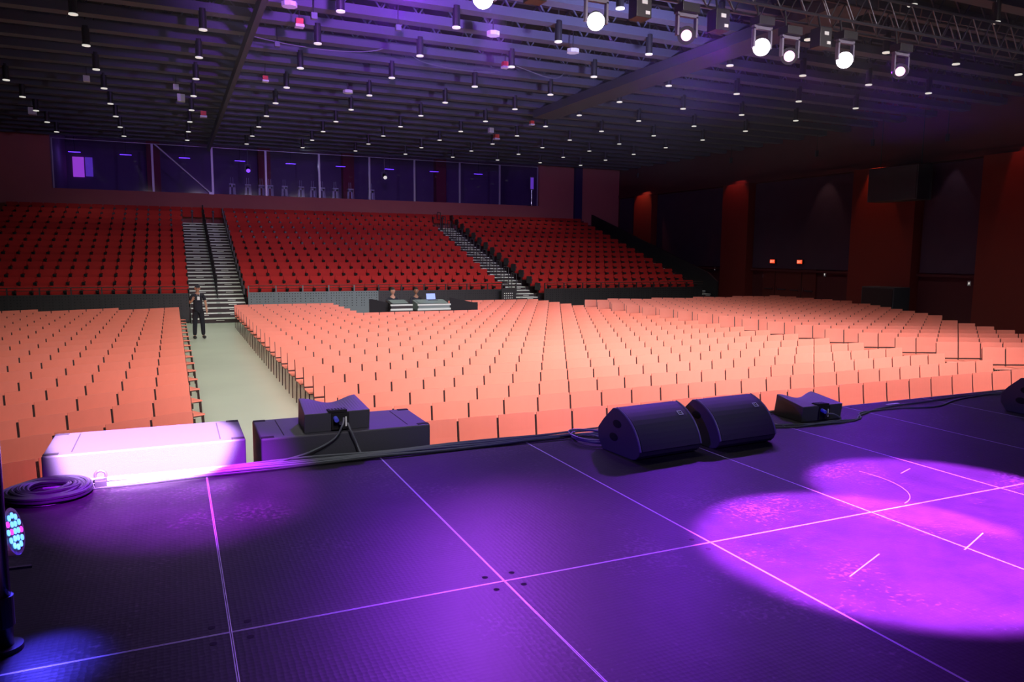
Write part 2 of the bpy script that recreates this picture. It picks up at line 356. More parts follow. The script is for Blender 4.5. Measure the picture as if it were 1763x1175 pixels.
# doors, exit signs, switches
def exit_sign(y, lab):
    g = thing('exit_sign', (XR-.16, y, 2.36), lab, 'sign', None)
    MB().box(-.05, .13, -.17, .17, -.10, .10).build('housing', 'black_steel', g)
    MB().box(-.058, -.05, -.155, .155, -.085, .085).build('face', 'exit_red', g)
    L = MB(); X0, X1 = -.062, -.058
    def bx(a, b, c, d): L.box(X0, X1, -b, -a, c, d)       # a..b along the sign (left to right as read), c..d height
    bx(-.135, -.120, -.055, .055); bx(-.120, -.085, .040, .055); bx(-.120, -.090, -.007, .008); bx(-.120, -.085, -.055, -.040)
    for s_ in (-1, 1): L.bar((-.060, .070-.02-.0-s_*.020+.0, -.055), (-.060, .050+s_*.020, .055), .004, .015, 0, (1, 0, 0))
    bx(.000, .015, -.055, .055); bx(.040, .110, .040, .055); bx(.068, .083, -.055, .040)
    L.build('lettering', 'exit_letter', g)
exit_sign(25.2, 'glowing red EXIT sign on the right wall, the one farther from the stage')
exit_sign(23.45, 'glowing red EXIT sign on the right wall, the one nearer the stage')
for i, y in enumerate((25.1, 23.4)):
    d = MB().box(XR-.07, XR-.001, y-.85, y+.85, 0, 2.12).build(f'door_{i+1}', 'door_red'); d['kind'] = 'structure'
    MB().box(XR-.085, XR-.07, y-.008, y+.008, 0, 2.1).build('door_seam', 'recess_black', d)
    for s in (-1, 1):
        MB().box(XR-.12, XR-.07, y+s*.12-.02 if s < 0 else y+.1, y+s*.12+.0 if s < 0 else y+.12, .95, 1.15).build('door_handle', 'chrome', d)
        MB().box(XR-.11, XR-.07, y+s*.45-.25, y+s*.45+.25, 1.0, 1.04).build('push_bar', 'truss_metal', d)
for i, (y, z) in enumerate(((29.7, 1.9), (25.95, 1.63), (24.25, 1.64), (22.1, 1.81), (15.3, 1.68))):
    g = thing('wall_switch', (XR-.17 if i in (0, 3, 4) else XR-.09, y, z), f'small white switch plate on the right wall, {ORD[5-i]} from the stage', 'switch', 'white switch plates')
    if i == 4: g.location.x = XR-.11
    g.location.x = XR-.015; g.location.z = z
    MB().box(-.01, .014, -.06, .06, -.09, .09).build('plate', 'white_box', g)
    MB().box(-.018, -.01, -.02, .02, -.035, .035).build('rocker', 'lens_dim', g)
# big hung box and floor cabinet by the right wall
g = thing('hanging_loudspeaker', (25.6, 17.6, 4.78), 'large black loudspeaker box hung high beside the right wall', 'loudspeaker')
MB().box(-.4, .4, -1.1, 1.1, 0, 1.3).build('cabinet', 'cabinet_black', g, bevel=.02)
MB().box(-.42, -.40, -1.05, 1.05, .05, 1.25).build('grille', 'grille_black', g)
for s in (-.9, .9): MB().cyl((0, s, 1.3), (0, s, ZC-4.78), .015, 6).build('hanging_cable', 'black_steel', g)
g = thing('equipment_cabinet', (25.6, 17.9, 0), 'black wheeled equipment cabinet standing on the floor by the right wall', 'cabinet')
MB().box(-.45, .45, -.75, .75, .1, 1.45).build('body', 'cabinet_black', g, bevel=.02)
MB().box(-.47, -.45, -.7, .7, .15, 1.4).build('door', 'black_steel', g)
for sx in (-1, 1):
    for sy in (-1, 1): MB().cyl((sx*.35, sy*.6-.03, .05), (sx*.35, sy*.6+.03, .05), .05, 12).build('wheel', 'black_steel', g)

# ------------------------------------------------------------------ ceiling: joists, beams, downlights
jn = 0
y = 6.6
while y < 39.4:
    b = MB(); z0 = 8.0
    b.box(XL, XR, y-.17, y+.17, z0, z0+.20); b.box(XL, XR, y-.06, y+.06, ZC-.16, ZC-.005)
    n = 44; dx = (XR-XL)/n
    for k in range(n):
        xa = XL+k*dx
        b.bar((xa, y, z0+.2), (xa+dx/2, y, ZC-.15), .035, .035); b.bar((xa+dx/2, y, ZC-.15), (xa+dx, y, z0+.2), .035, .035)
    o = b.build('ceiling_joist', 'joist_grey'); o['kind'] = 'structure'
    y += 1.335
for i, (x, wd) in enumerate(((1.78, .13), (12.9, .9))):
    o = MB().box(x-wd/2, x+wd/2, 8.5 if i else 6.0, 39.3 if i == 0 else 23.0, 7.72, 7.99).build('ceiling_beam', 'beam_grey'); o['kind'] = 'structure'
def downlight():
    g = thing('pendant_downlight', (0, 0, 0), '', 'light', 'ceiling downlights')
    MB().cyl((0, 0, .01), (0, 0, .46), .085, 16).build('body', 'black_steel', g, smooth=False)
    MB().cyl((0, 0, -.012), (0, 0, .012), .092, 16).build('lens', 'lens_dim', g)
    MB().cyl((0, 0, .46), (0, 0, ZC-7.6), .015, 6).build('stem', 'black_steel', g)
    return g
dl0 = downlight(); scan(); first = True
for j in range(12):
    for k in range(11):
        x = -4.4 + 2.545*k; yy = 5.1 + 2.68*j
        if x > 25.5: continue
        if not inview((x, yy, 7.6), .06): continue
        o = dl0 if first else copy_tree(dl0); first = False
        o.location = (x, yy, 7.6)
        o['label'] = f'black cylinder ceiling downlight, {ORD[j+1]} row out from the stage, {ORD[k+1]} from the left wall'
for x in (-3.0, 1.0, 5.0, 9.0, 13.0, 17.0, 21.5):
    for yy in (5.1, 9.0, 13.1, 17.1, 21.2, 25.5):
        e = (240 if x > 0 else 135)*(1.45 if x == 1.0 else 1)*(.45 if yy < 6 else 1)*(.55 if x > 16 else 1)
        spot('house_lamp', (x, yy, 7.55), (x, yy+.01, 0), e, 120, WARM, .8, .25)
for x in (-3.5, 1.3, 6.0, 10.5, 14.5, 19.5):
    for yy in (31.0, 36.0): spot('house_lamp', (x, yy, 7.55), (x, yy+.01, 2), 85, 120, WARM, .8, .25)

# small ceiling boxes
def clear_of_joists(y, m_):
    n = round((y-6.6)/1.335); j = 6.6+1.335*n
    return y if abs(y-j) > m_ else j+(m_ if y >= j else -m_)
def jbox(x, y, z, s, m, lab, cap=False):
    y = clear_of_joists(y, .19+s*.62)
    g = thing('junction_box', (x, y, z), lab, 'box', 'boxes under the ceiling')
    MB().box(-s/2, s/2, -s/2, s/2, 0, s*(1.0 if not cap else .8)).build('body', m, g)
    MB().cyl((0, 0, s*.8), (0, 0, ZC-z), .012, 6).build('stem', 'black_steel', g)
    if cap: MB().box(-s*.6, s*.6, -s*.6, s*.6, -s*.35, 0).build('lens', 'white_box', g)
for i, (x, y, s, m, c, t) in enumerate(((2.67, 14.8, .16, 'red_box', True, 'red ceiling box with a white lens, the one nearest the stage'), (2.9, 14.4, .13, 'panel_grey', False, 'small grey box beside the nearest red ceiling box'),
        (4.8, 14.5, .12, 'panel_grey', False, 'small grey box hanging alone under the brightest purple joists'), (2.45, 17.1, .12, 'panel_grey', False, 'small grey ceiling box to the left of the hanging drop cord'),
        (2.6, 21.1, .15, 'red_box', True, 'red ceiling box with a white lens in the middle of the left bays'), (.35, 25.7, .24, 'white_box', False, 'large white box under the dark left ceiling'),
        (1.15, 28.2, .2, 'red_box', True, 'large red box with a white lens above the left aisle'), (-2.3, 23.9, .17, 'white_box', False, 'white square box over the left seat block, the one nearer the aisle'),
        (.18, 23.7, .16, 'white_box', False, 'small white box just left of the large white ceiling box'), (-4.75, 31.0, .25, 'white_box', False, 'white square box far back at the left ceiling'),
        (13.2, 28.1, .2, 'red_box', True, 'large red box with a white lens over the middle seat block'), (8.35, 16.3, .15, 'red_box', True, 'red ceiling box with a white lens near the broad beam'),
        (13.0, 24.0, .15, 'red_box', True, 'red ceiling box with a white lens beyond the broad beam'), (12.4, 27.0, .2, 'white_box', False, 'white box near the large red box over the middle block'))):
    jbox(x, y, 7.72, s, m, t, c)
for i, (x, y, t) in enumerate(((6.9, 13.7, 'white wireless access point hanging below the bright stage lights'), (2.28, 13.6, 'white oval fitting under the ceiling at the left of the purple glow'), (9.3, 14.2, 'white oval fitting under the ceiling between the lit moving heads'), (5.2, 21.3, 'white oval fitting under the ceiling halfway down the hall'))):
    y = clear_of_joists(y, .36)
    g = thing('access_point', (x, y, 7.7), t, 'ceiling fitting', None)
    MB().cyl((0, 0, 0), (0, 0, .09), .16, 8).build('body', 'white_box', g); MB().cyl((0, 0, .09), (0, 0, 1.3), .012, 6).build('stem', 'black_steel', g)
# drooping cords under the joists
for i, pts in enumerate((((1.9, 17.2, 7.95), (3.2, 17.3, 7.80), (4.6, 17.0, 7.74), (5.1, 16.9, 7.95)), ((6.1, 17.4, 7.97), (6.2, 17.2, 7.78), (7.2, 17.5, 7.72), (8.6, 17.6, 7.86)), ((9.0, 17.0, 7.95), (9.9, 17.0, 7.75), (10.4, 17.1, 7.62), (10.6, 17.1, 7.95)))):
    P = [Vector(p) for p in pts]; path = []
    for k in range(25):
        t = k/24; path.append(P[0]*(1-t)**3+P[1]*3*t*(1-t)**2+P[2]*3*t*t*(1-t)+P[3]*t**3)
    tag(MB().tube(path, .012, 6).build('ceiling_cord', 'cable_grey'), f'thin pale cord drooping under the joists, {ORD[i+1]} from the left', 'cord')

# ------------------------------------------------------------------ truss with moving lights
g = thing('lighting_truss', (0, 7.7, 6.95), 'long dark box truss carrying the moving stage lights under the ceiling', 'truss')
x0, x1 = 2.0, 21.0
for dy in (-.25, .25):
    for dz in (0, .5): MB().cyl((x0, dy, dz), (x1, dy, dz), .03, 8).build('chord', 'truss_metal', g)
b = MB(); n = 32; dx = (x1-x0)/n
for k in range(n):
    xa = x0+k*dx
    for dy in (-.25, .25):
        b.cyl((xa, dy, 0), (xa+dx/2, dy, .5), .014, 6); b.cyl((xa+dx/2, dy, .5), (xa+dx, dy, 0), .014, 6)
    for dz in (0, .5): b.cyl((xa, -.25, dz), (xa+dx, .25, dz), .012, 6)
b.build('lacing', 'truss_metal', g)
for x in (3, 8, 13, 18): MB().cyl((x, 0, .5), (x, 0, ZC-6.95), .012, 6).build('hanging_wire', 'black_steel', g)
def moving_head(x, z, lens, r, lab, aim, glow=None, light=None):
    # clamp hangs from truss chord y=7.45; yoke of two arms and a cross bar; head with round lens
    g = thing('moving_head_light', (x, 7.3, z), lab, 'stage light', 'moving heads on the truss')
    MB().box(-.17, .17, -.12, .12, .34, .48).cyl((0, .1, .48), (0, .15, 6.95-z-.0), .02, 8).build('base', 'black_steel', g, bevel=.01)
    MB().box(-.20, .20, -.035, .035, .28, .34).box(-.20, -.165, -.035, .035, -.02, .30).box(.165, .20, -.035, .035, -.02, .30).build('yoke', 'edge_grey', g)
    d = Vector(aim).normalized()
    hd = MB().cyl(-d*.20, d*.02, .13, 20, r1=.145).cyl(-d*.26, -d*.20, .09, 20, r1=.13).build('head', 'black_steel', g)
    MB().cyl(d*.02, d*.035, r, 24).build('lens', lens, g)
    if light: spot('moving_head_lamp', Vector((x, 7.05, z-.25)), light[0], light[1], light[2], light[3], light[4], .06)
heads = [
 (4.05, 6.28, 'lens_white', .145, 'large white moving head light at the left end of the row', (-.32, -.9, -.36), ((1.35, -.7, 1.1), 2600, 20, (.42, .06, 1.0), .9)),
 (5.92, 6.2, 'lens_white', .13, 'bright moving head light in a grey yoke, pinkish halo, second large one', (-.45, -.8, -.4), ((3.2, -2.6, 1.1), 500, 14, (.42, .06, 1.0), .9)),
 (9.2, 6.2, 'lens_white', .14, 'bright white moving head light beside a pink one, third large one', (-.6, -.75, -.35), ((3.8, -2.4, 1.1), 300, 16, MAGENTA, .8)),
 (11.15, 6.2, 'lens_white', .14, 'bright white moving head light near the right end of the row', (-.65, -.72, -.35), ((3.8, -2.4, 1.1), 300, 16, MAGENTA, .8)),
 (3.66, 6.35, 'lens_pink', .085, 'small pink stage light just left of the first large white one', (-.3, -.9, -.3), None),
 (7.62, 6.2, 'lens_pink', .085, 'small pink stage light alone in front of the broad beam', (-.5, -.8, -.3), None),
 (9.83, 6.12, 'lens_pink', .09, 'small pink stage light right of the third white one', (-.6, -.75, -.3), ((3.8, -2.4, 1.1), 300, 16, MAGENTA, .8)),
 (12.6, 6.15, 'lens_pink', .085, 'small pink stage light at the right end of the row', (-.65, -.72, -.3), None)]
for x, z, lens, r, lab, aim, light in heads: moving_head(x, z, lens, r, lab, aim, None, light)
for i, x in enumerate((3.45, 4.9, 6.75, 8.3, 10.6)):
    g = thing('truss_fixture', (x, 7.35, 6.35), f'unlit black stage fixture with white tags on the truss, {ORD[i+1]} from the left', 'stage light', 'unlit fixtures on the truss')
    MB().box(-.14, .14, -.12, .12, 0, .34).cyl((0, .02, .34), (0, .1, .62), .02, 6).build('body', 'black_steel', g, bevel=.01)
    MB().box(-.05, .05, -.135, -.121, .20, .26).box(.02, .10, -.135, -.121, .05, .10).build('white_tag', 'white_box', g)
# purple up-light warming the ceiling beside the truss
spot('ceiling_uplight', (3.0, 8.6, 6.7), (3.8, 12.0, 8.0), 4500, 80, (.42, .11, 1.0), 1.0, .2)
spot('ceiling_uplight', (9.0, 8.6, 5.6), (9.5, 17.0, 8.2), 3000, 110, (.42, .38, .85), 1.0, .3)  # fill without a fixture, added to brighten the middle joists
spot('ceiling_uplight', (-2.0, 6.6, 5.4), (-2.0, 16.0, 8.2), 60, 110, (.30, .30, .95), 1.0, .3)  # weak added fill for the left joists, no fixture either

# ------------------------------------------------------------------ stage
tag(MB().box(-2.5, 17.0, -2.5, 2.40, 0.0, HS-.10).build('stage_base', 'black_cloth'), 'black draped base under the stage decks', 'stage', None, 'structure')
RW = {0: 'front row along the stage edge', 1: 'second row from the stage edge'}
k0 = None
for r in (0, 1):
    for i in range(-2, 13):
        xa, ya = i*1.22, (0.0 if r == 0 else -2.44)
        if r == 1 and i > 8: continue
        g = thing('stage_deck', (xa, ya, HS-.1), f'black stage deck panel, {RW[r]}, {ORD[i+3]} from the left end', 'stage deck', 'black stage deck panels')
        if k0 is None:
            e = .0055
            t = MB().box(e, 1.22-e, e, 2.44-e, 0, .1).mesh('top', 'stage_deck')
            b = MB().box(.0015, e, .0015, 2.4385, .02, .1005).box(1.22-e, 1.2185, .0015, 2.4385, .02, .1005).box(e, 1.22-e, .0015, e, .02, .1005).box(e, 1.22-e, 2.44-e, 2.4385, .02, .1005).mesh('rim', 'aluminium')
            c = MB()
            lk = [MB().cyl((cx, cy, .099), (cx, cy, .1006), .015, 16).mesh('corner_lock', 'recess_black') for cx, cy in ((.07, .07), (1.15, .07), (.07, 2.37), (1.15, 2.37))]
            k0 = [t, b]+lk
        for me in k0:
            o = bpy.data.objects.new(me.name, me); C.objects.link(o); o.parent = g

# ------------------------------------------------------------------ subwoofers
def subwoofer(x0, x1, y0, y1, z0, z1, lab, shown=True):
    g = thing('subwoofer', ((x0+x1)/2, (y0+y1)/2, z0), lab, 'subwoofer', 'subwoofers in front of the stage')
    hx, hy, h = (x1-x0)/2, (y1-y0)/2, z1-z0
    MB().box(-hx, hx, -hy, hy, 0, h).build('cabinet', 'cabinet_black', g, bevel=.012)
    MB().box(-hx+.02, hx-.02, hy, hy+.012, .02, h-.02).build('grille', 'grille_black', g)
    for s in (-1, 1):
        MB().box(s*(hx-.17)-.004, s*(hx-.17)+.004, -hy+.06, hy-.06, h-.001, h+.0012).build('groove', 'recess_black', g)
        for t in (-1, 1): MB().box(s*(hx-.05)-.045, s*(hx-.05)+.045, t*(hy-.04)-.022, t*(hy-.04)+.022, h-.002, h+.004).build('stacking_foot', 'recess_black', g)
subwoofer(-1.0, .28, 2.56, 3.24, .645, 1.29, 'long loudspeaker subwoofer bleached by the white violet beam, left of the aisle')
subwoofer(-1.0, .28, 2.56, 3.24, .0, .643, 'lower subwoofer under the brightly lit one, left of the aisle')
subwoofer(.38, 1.67, 2.50, 3.16, .645, 1.29, 'long dark grey subwoofer right of the lit one, carrying a small wedge')
subwoofer(.38, 1.67, 2.50, 3.16, .0, .643, 'lower subwoofer under the dark grey one that carries a wedge')

# small front-fill wedges (backs toward us)
def fill_wedge(loc, rz, lab, W=.46, D=.42, sc=1.0):
    g = thing('front_fill_speaker', loc, lab, 'loudspeaker', 'front fill wedges', rz)
    # cabinet: rear face toward -y, top slopes gently up and ends in a wavy far edge (waisted side profile in plan)
    n = 22; vs = []; fs = []
    zr, zf = .150, .185
    for lay in range(4):           # bottom-rear, top-rear, top-far, bottom-far
        for k in range(n+1):
            u = k/n; x = -W/2+W*u
            wave = .040*math.cos(u*4*math.pi*.5+0.2)**2 if 0 else .022*math.cos((u-.02)*2*math.pi*1.0)
            z = (0, zr, zf+wave, .0)[lay]; y = (-D/2+.02, -D/2, D/2-.05+wave*.8, D/2)[lay]
            vs.append((x*(1.0 if lay < 2 else .90), y, z))
    for lay in range(4):
        nl = (lay+1) % 4
        for k in range(n): fs.append((lay*(n+1)+k, lay*(n+1)+k+1, nl*(n+1)+k+1, nl*(n+1)+k))
    fs.append(tuple(l*(n+1) for l in range(4))); fs.append(tuple(l*(n+1)+n for l in (3, 2, 1, 0)))
    MB().add(vs, fs).build('cabinet', 'cabinet_black', g, bevel=.006)
    pl = MB().box(-.05, .085, -D/2-.004, -D/2+.012, .015, .142).box(-.07, .07, -D/2-.004, -D/2+.075, zr-.004, zr+.014).build('connector_plate', 'recess_black', g)
    MB().box(.055, .067, -D/2-.007, -D/2-.003, .035, .11).build('rating_label', 'white_box', pl)
    for k in range(5): MB().box(-.055+k*.024, -.045+k*.024, -D/2+.0, -D/2+.07, zr+.012, zr+.018).build('cooling_fin', 'grille_black', g)
    MB().cyl((-.02, -D/2-.002, .105), (-.02, -D/2-.05, .095), .017, 12).build('blue_plug', 'speakon_blue', g)
    MB().cyl((.012, -D/2-.002, .075), (.012, -D/2-.045, .07), .014, 12).build('grey_plug', 'chrome', g)
    return g
fill_wedge((.94, 2.74, 1.29), math.radians(2), 'small dark wedge speaker resting on the dark subwoofer', .50, .40)
fill_wedge((5.38, 2.20, HS), math.radians(0), 'small dark wedge speaker on the stage edge, back turned to us', .50, .40)

# ------------------------------------------------------------------ floor monitors
def monitor(loc, rz, lab):
    g = thing('floor_monitor', loc, lab, 'stage monitor', 'large floor monitors', rz)
    W, D = .61, .56
    # side profile (y, z): grille curves from front-bottom up to the rear top
    arc = []
    p0, p1, p2 = Vector((-.262, .085)), Vector((-.20, .33)), Vector((.04, .40))
    for k in range(11):
        t = k/10; q_ = p0*(1-t)**2+p1*2*t*(1-t)+p2*t*t; arc.append((q_.x, q_.y))
    arc = [(y, z*.90) for y, z in arc]
    prof = [(-.17, 0.0), (-.215, .012), (-.245, .04)] + arc + [(.08, .357), (.20, .25), (.27, .17), (.265, .08), (.20, 0.0)]
    MB().prism(prof, -W/2, W/2).build('cabinet', 'cabinet_black', g, bevel=.006)
    gr = [(y-.010, z+.006) for y, z in arc]; poly = gr+[(y+.004, z-.004) for y, z in reversed(arc)]
    MB().prism(poly, -W/2+.018, W/2-.018).build('grille', 'grille_black', g)
    # pale rounded edges along both sides of the grille
    for s in (-1, 1):
        MB().tube([(s*(W/2-.006), y-.007, z+.005) for y, z in arc], .0075, 8).build('edge_trim', 'edge_grey', g)
        for cy, cz in ((.02, .24), (.06, .13)):
            MB().sphere((s*(W/2+.0005), cy, cz), .004, .055, .032, 14, 8).build('handle_pocket', 'recess_black', g)
    # badge: pale square holding a dark bracket mark
    y, z = arc[6]; y2, z2 = arc[7]; d = Vector((0, y2-y, z2-z)).normalized(); nrm = Vector((0, -d.z, d.y)); o0 = Vector((W/2-.12, y-.010, z+.006))+nrm*.002
    T = Matrix(((1, 0, 0, o0.x), (0, d.y, nrm.y, o0.y), (0, d.z, nrm.z, o0.z), (0, 0, 0, 1)))
    bd = MB().box(0, .046, 0, .046, 0, .003, 0, T).build('badge', 'case_pale', g)
    MB().box(.008, .016, .008, .038, .003, .004, 0, T).box(.008, .038, .008, .016, .003, .004, 0, T).box(.022, .038, .022, .038, .003, .004, 0, T).build('badge_mark', 'recess_black', bd)
    return g
monitor((3.24, 1.74, HS), math.radians(5), 'large black floor monitor, left one of the adjoining pair')
monitor((4.03, 1.77, HS), math.radians(3), 'large black floor monitor, right one of the adjoining pair')
monitor((7.80, 1.42, HS), math.radians(-2), 'large black floor monitor cut by the right edge of the photo')

# ------------------------------------------------------------------ cables on the stage edge
def path_noise(xs, yf, z, amp, seed):
    rnd = random.Random(seed); ph = [rnd.uniform(0, 6.28) for _ in range(4)]
    return [(x, yf(x)+amp*(math.sin(x*1.7+ph[0])*.5+math.sin(x*3.9+ph[1])*.3+math.sin(x*8.3+ph[2])*.15), z+.004*math.sin(x*5+ph[3])) for x in xs]
for c in range(9):
    x0 = -1.05+random.uniform(0, .3); x1 = (2.9 if c < 6 else 5.2)+random.uniform(-.2, .3)
    xs = [x0+(x1-x0)*k/110 for k in range(111)]
    off = 2.30+.016*c
    tag(MB().tube(path_noise(xs, lambda x: off, HS+.012+.009*(c % 3), .022, c), .0085, 6).build('stage_cable', 'cable_grey' if c % 3 else 'cable_dark'),
        'grey cable in the bundle running along the front stage edge', 'cable', 'cable bundle on the stage edge')
def cable(pts, r, lab, m='cable_grey', group=None):
    P = [Vector(p) for p in pts]; path = []
    for i in range(len(P)-1):
        a, b, c, d = P[max(i-1, 0)], P[i], P[i+1], P[min(i+2, len(P)-1)]
        for k in range(10):
            t = k/10; path.append(.5*((2*b)+(-a+c)*t+(2*a-5*b+4*c-d)*t*t+(-a+3*b-3*c+d)*t**3))
    path.append(P[-1])
    return tag(MB().tube(path, r, 6).build('cable', m), lab, 'cable', group)
Z = HS+.009
cable([(4.55, 2.02, Z), (4.95, 1.88, Z), (5.4, 1.93, Z), (5.75, 1.90, Z), (6.0, 2.10, Z), (6.5, 2.12, Z), (7.0, 2.02, Z), (7.6, 2.2, Z), (8.6, 2.28, Z), (9.4, 2.1, Z)], .008, 'grey cable looping past the wedge toward the right monitor', 'cable_grey')
cable([(4.5, 2.08, Z+.01), (5.0, 1.95, Z), (5.6, 1.86, Z), (5.9, 2.02, Z), (6.45, 2.2, Z), (7.2, 2.25, Z), (8.0, 2.3, Z), (8.6, 2.15, Z)], .007, 'second grey cable running beside the first toward the right monitor', 'cable_grey')
cable([(1.0-.02, 2.53-.05, 1.405), (.96, 2.45, 1.35), (.90, 2.47, 1.25), (.72, 2.46, 1.17), (.5, 2.42, HS+.03), (.3, 2.38, HS+.02)], .007, 'thin grey cable falling left from the blue plug of the wedge', 'cable_grey')
cable([(1.01, 2.49, 1.36), (1.03, 2.46, 1.30), (1.07, 2.46, 1.2), (1.09, 2.42, HS+.03)], .007, 'thin grey cable falling straight down from the wedge', 'cable_grey')
cable([(5.39, 1.96, HS+.075), (5.42, 1.9, HS+.08), (5.48, 1.88, HS+.03), (5.3, 1.88, Z), (4.9, 1.98, Z), (4.62, 2.1, Z)], .007, 'short cable curling from the plugs of the stage wedge', 'cable_grey')
# coils
def coil(cx, cy, rx, ry, turns, lab, m, r=.012, seed=1, hole=.45):
    rnd = random.Random(seed); pts = []
    N = turns*36
    for k in range(N+1):
        t = k/36*2*math.pi; f = hole+(1-hole)*((math.sin(k*.021+seed)*.5+.5)); lay = k/N
        jx = .012*math.sin(k*.11+seed); pts.append((cx+rx*f*math.cos(t)+jx, cy+ry*f*math.sin(t)+.012*math.cos(k*.09), HS+.012+lay*.055+.006*math.sin(k*.37)))
    return tag(MB().tube(pts, r, 6).build('cable_coil', m), lab, 'cable')
coil(-.93, 2.26, .235, .24, 22, 'thick coil of dark cable lying on the front left corner of the stage', 'cable_dark', .012, 2, .5)
coil(2.96, 2.17, .17, .22, 4, 'loose coil of grey cable beside the left monitor of the pair', 'cable_grey', .007, 5, .7)
# clamp block by the coil
g = thing('beam_clamp', (-.64, 2.32, HS), 'small metal clamp block standing beside the cable coil', 'clamp')
MB().box(-.035, .035, -.03, .03, 0, .055).build('block', 'black_steel', g, bevel=.004)
MB().tube([(.032*math.cos(a), 0, .085+.03*math.sin(a)) for a in [k*math.pi/10-.6 for k in range(14)]], .009, 8).build('hook', 'truss_metal', g)
MB().box(-.05, .05, -.02, .02, 0, .012).build('foot', 'truss_metal', g)
tag(MB().box(6.62, 6.80, 2.30, 2.325, HS+.001, HS+.004).build('tape_strip', 'white_box'), 'short white tape strip stuck near the right front stage edge', 'tape')
tag(MB().sphere((4.72, 2.28, HS+.018), .022, .022, .016).build('rubber_bung', 'white_box'), 'small white plug cap lying left of the stage wedge', 'cap')
# scuffs and floor tape on the deck
for i, (a, b2, wd, t) in enumerate((((2.78, -.62), (3.15, -.48), .006, 'short pale scuff line scratched across the lit deck, nearest us'), ((3.62, -.62), (3.95, -.50), .007, 'short pale scuff line in the far half of the lit deck'), ((4.55, .50), (4.72, .56), .006, 'tiny pale scuff line crossing the far lit seam'))):
    tag(MB().bar((a[0], a[1], HS+.0015), (b2[0], b2[1], HS+.0015), wd, .0012).build('scuff_mark', 'aluminium'), t, 'scuff')
arc = [(3.9+.42*math.cos(a), .52+.50*math.sin(a), HS+.0015) for a in [-1.35+k*.07 for k in range(24)]]
tag(MB().tube(arc, .003, 4).build('scuff_mark', 'aluminium'), 'curved pale scuff arc on the lit deck between two long seams', 'scuff')

# ------------------------------------------------------------------ left lighting post with LED par
g = thing('lighting_post', (-.812, .20, HS), 'black upright lighting post at the left edge with pink and violet reflections', 'post')
MB().cyl((0, 0, 0), (0, 0, 2.4), .034, 24).build('pole', 'gloss_black', g, smooth=True)
MB().cyl((0, 0, 0), (0, 0, .02), .065, 28).build('base_plate', 'black_steel', g)
MB().cyl((0, 0, .10), (0, 0, .22), .042, 20).build('collar', 'black_steel', g)
spot('pole_streak_fill', (-2.0, -.5, 1.2), (-.81, .2, 1.75), 420, 30, (.8, .2, .9), .6, .1)  # unseen light added to put a pink streak on the pole
g = thing('led_par_light', (-.80, .36, 1.52), 'round LED par light with blue and magenta diodes clamped to the left post', 'stage light')
d = Vector((.95, -.12, .20)).normalized()
a = d.orthogonal().normalized(); b3 = d.cross(a)
MB().cyl(-d*.14, d*.02, .075, 24, r1=.095).build('housing', 'black_steel', g)
MB().disc_ring(d*.021, .084, .097, d, 28).build('bezel', 'edge_grey', g)
k = 0
for rr, n in ((.0, 1), (.033, 6), (.064, 12)):
    for j in range(n):
        t = 2*math.pi*j/n; c = d*.021+(a*math.cos(t)+b3*math.sin(t))*rr
        MB().cyl(c, c+d*.004, .0125, 10).build('diode', 'lens_magenta' if (k % 7 == 3) else 'lens_blue', g); k += 1
MB().bar((-.10, -.02, .12), (-.10, -.02, -.14), .02, .01).bar((-.10, -.02, -.14), (.06, .05, -.17), .02, .01).build('bracket', 'black_steel', g)
spot('par_lamp', Vector((-.80, .36, 1.52))+d*.05, (-.66, .10, HS), 150, 48, (.07, .05, 1.0), .9, .05)

# ------------------------------------------------------------------ floor chairs
PW, BH = .4866, .80
def back_mesh():
    n = 8; vs = []; fs = []
    W = .460
    for layer in (0, 1):
        for k in range(n+1):
            u = k/n-.5; x = u*W; yc = -.055*(4*u*u)*.35
            for z, yy in ((.455, -.045), (.60, -.022), (.80, 0.0)):
                vs.append((x, yy+yc+(.011 if layer else 0), z))
    m = n+1
    def id(l, k, j): return l*m*3+k*3+j
    for k in range(n):
        for j in range(2):
            fs.append((id(0, k, j), id(0, k+1, j), id(0, k+1, j+1), id(0, k, j+1))); fs.append((id(1, k, j), id(1, k, j+1), id(1, k+1, j+1), id(1, k+1, j)))
        fs.append((id(0, k, 2), id(0, k+1, 2), id(1, k+1, 2), id(1, k, 2))); fs.append((id(0, k, 0), id(1, k, 0), id(1, k+1, 0), id(0, k+1, 0)))
    for j in range(2):
        fs.append((id(0, 0, j), id(0, 0, j+1), id(1, 0, j+1), id(1, 0, j))); fs.append((id(0, n, j), id(1, n, j), id(1, n, j+1), id(0, n, j+1)))
    return MB().add(vs, fs)
def seat_mb(): return MB().prism([(-.47, .405), (-.46, .425), (-.30, .418), (-.07, .412), (-.055, .425), (-.05, .402), (-.30, .400), (-.46, .402)], -.228, .228)
LEGS = (((-.215, -.44), (-.22, -.47)), ((.215, -.44), (.22, -.47)), ((-.215, -.06), (-.22, .0)), ((.215, -.06), (.22, .0)))
def leg_mb(i, mb=None, n=6):
    (xa, ya), (xb, yb) = LEGS[i]; mb = mb or MB(); mb.cyl((xa, ya, .40), (xb, yb, 0), .011, n); return mb
def frame_mb(mb=None, n=6):
    mb = mb or MB()
    for s in (-1, 1):
        mb.cyl((s*.2365, -.055, .40), (s*.2365, -.030, .60), .0075, n); mb.cyl((s*.2365, -.030, .60), (s*.2365, -.010, .770), .0075, n); mb.cyl((s*.215, -.45, .39), (s*.215, -.05, .39), .010, n)
    mb.box(-.228, .228, -.055, -.030, .425, .452); mb.box(-.2, .2, -.44, -.42, .385, .40)
    return mb
def clip_mb(): return MB().box(.232, .2545, -.085, -.068, .43, .50)
ch0 = thing('floor_chair', (0, 0, -50), '', 'chair')
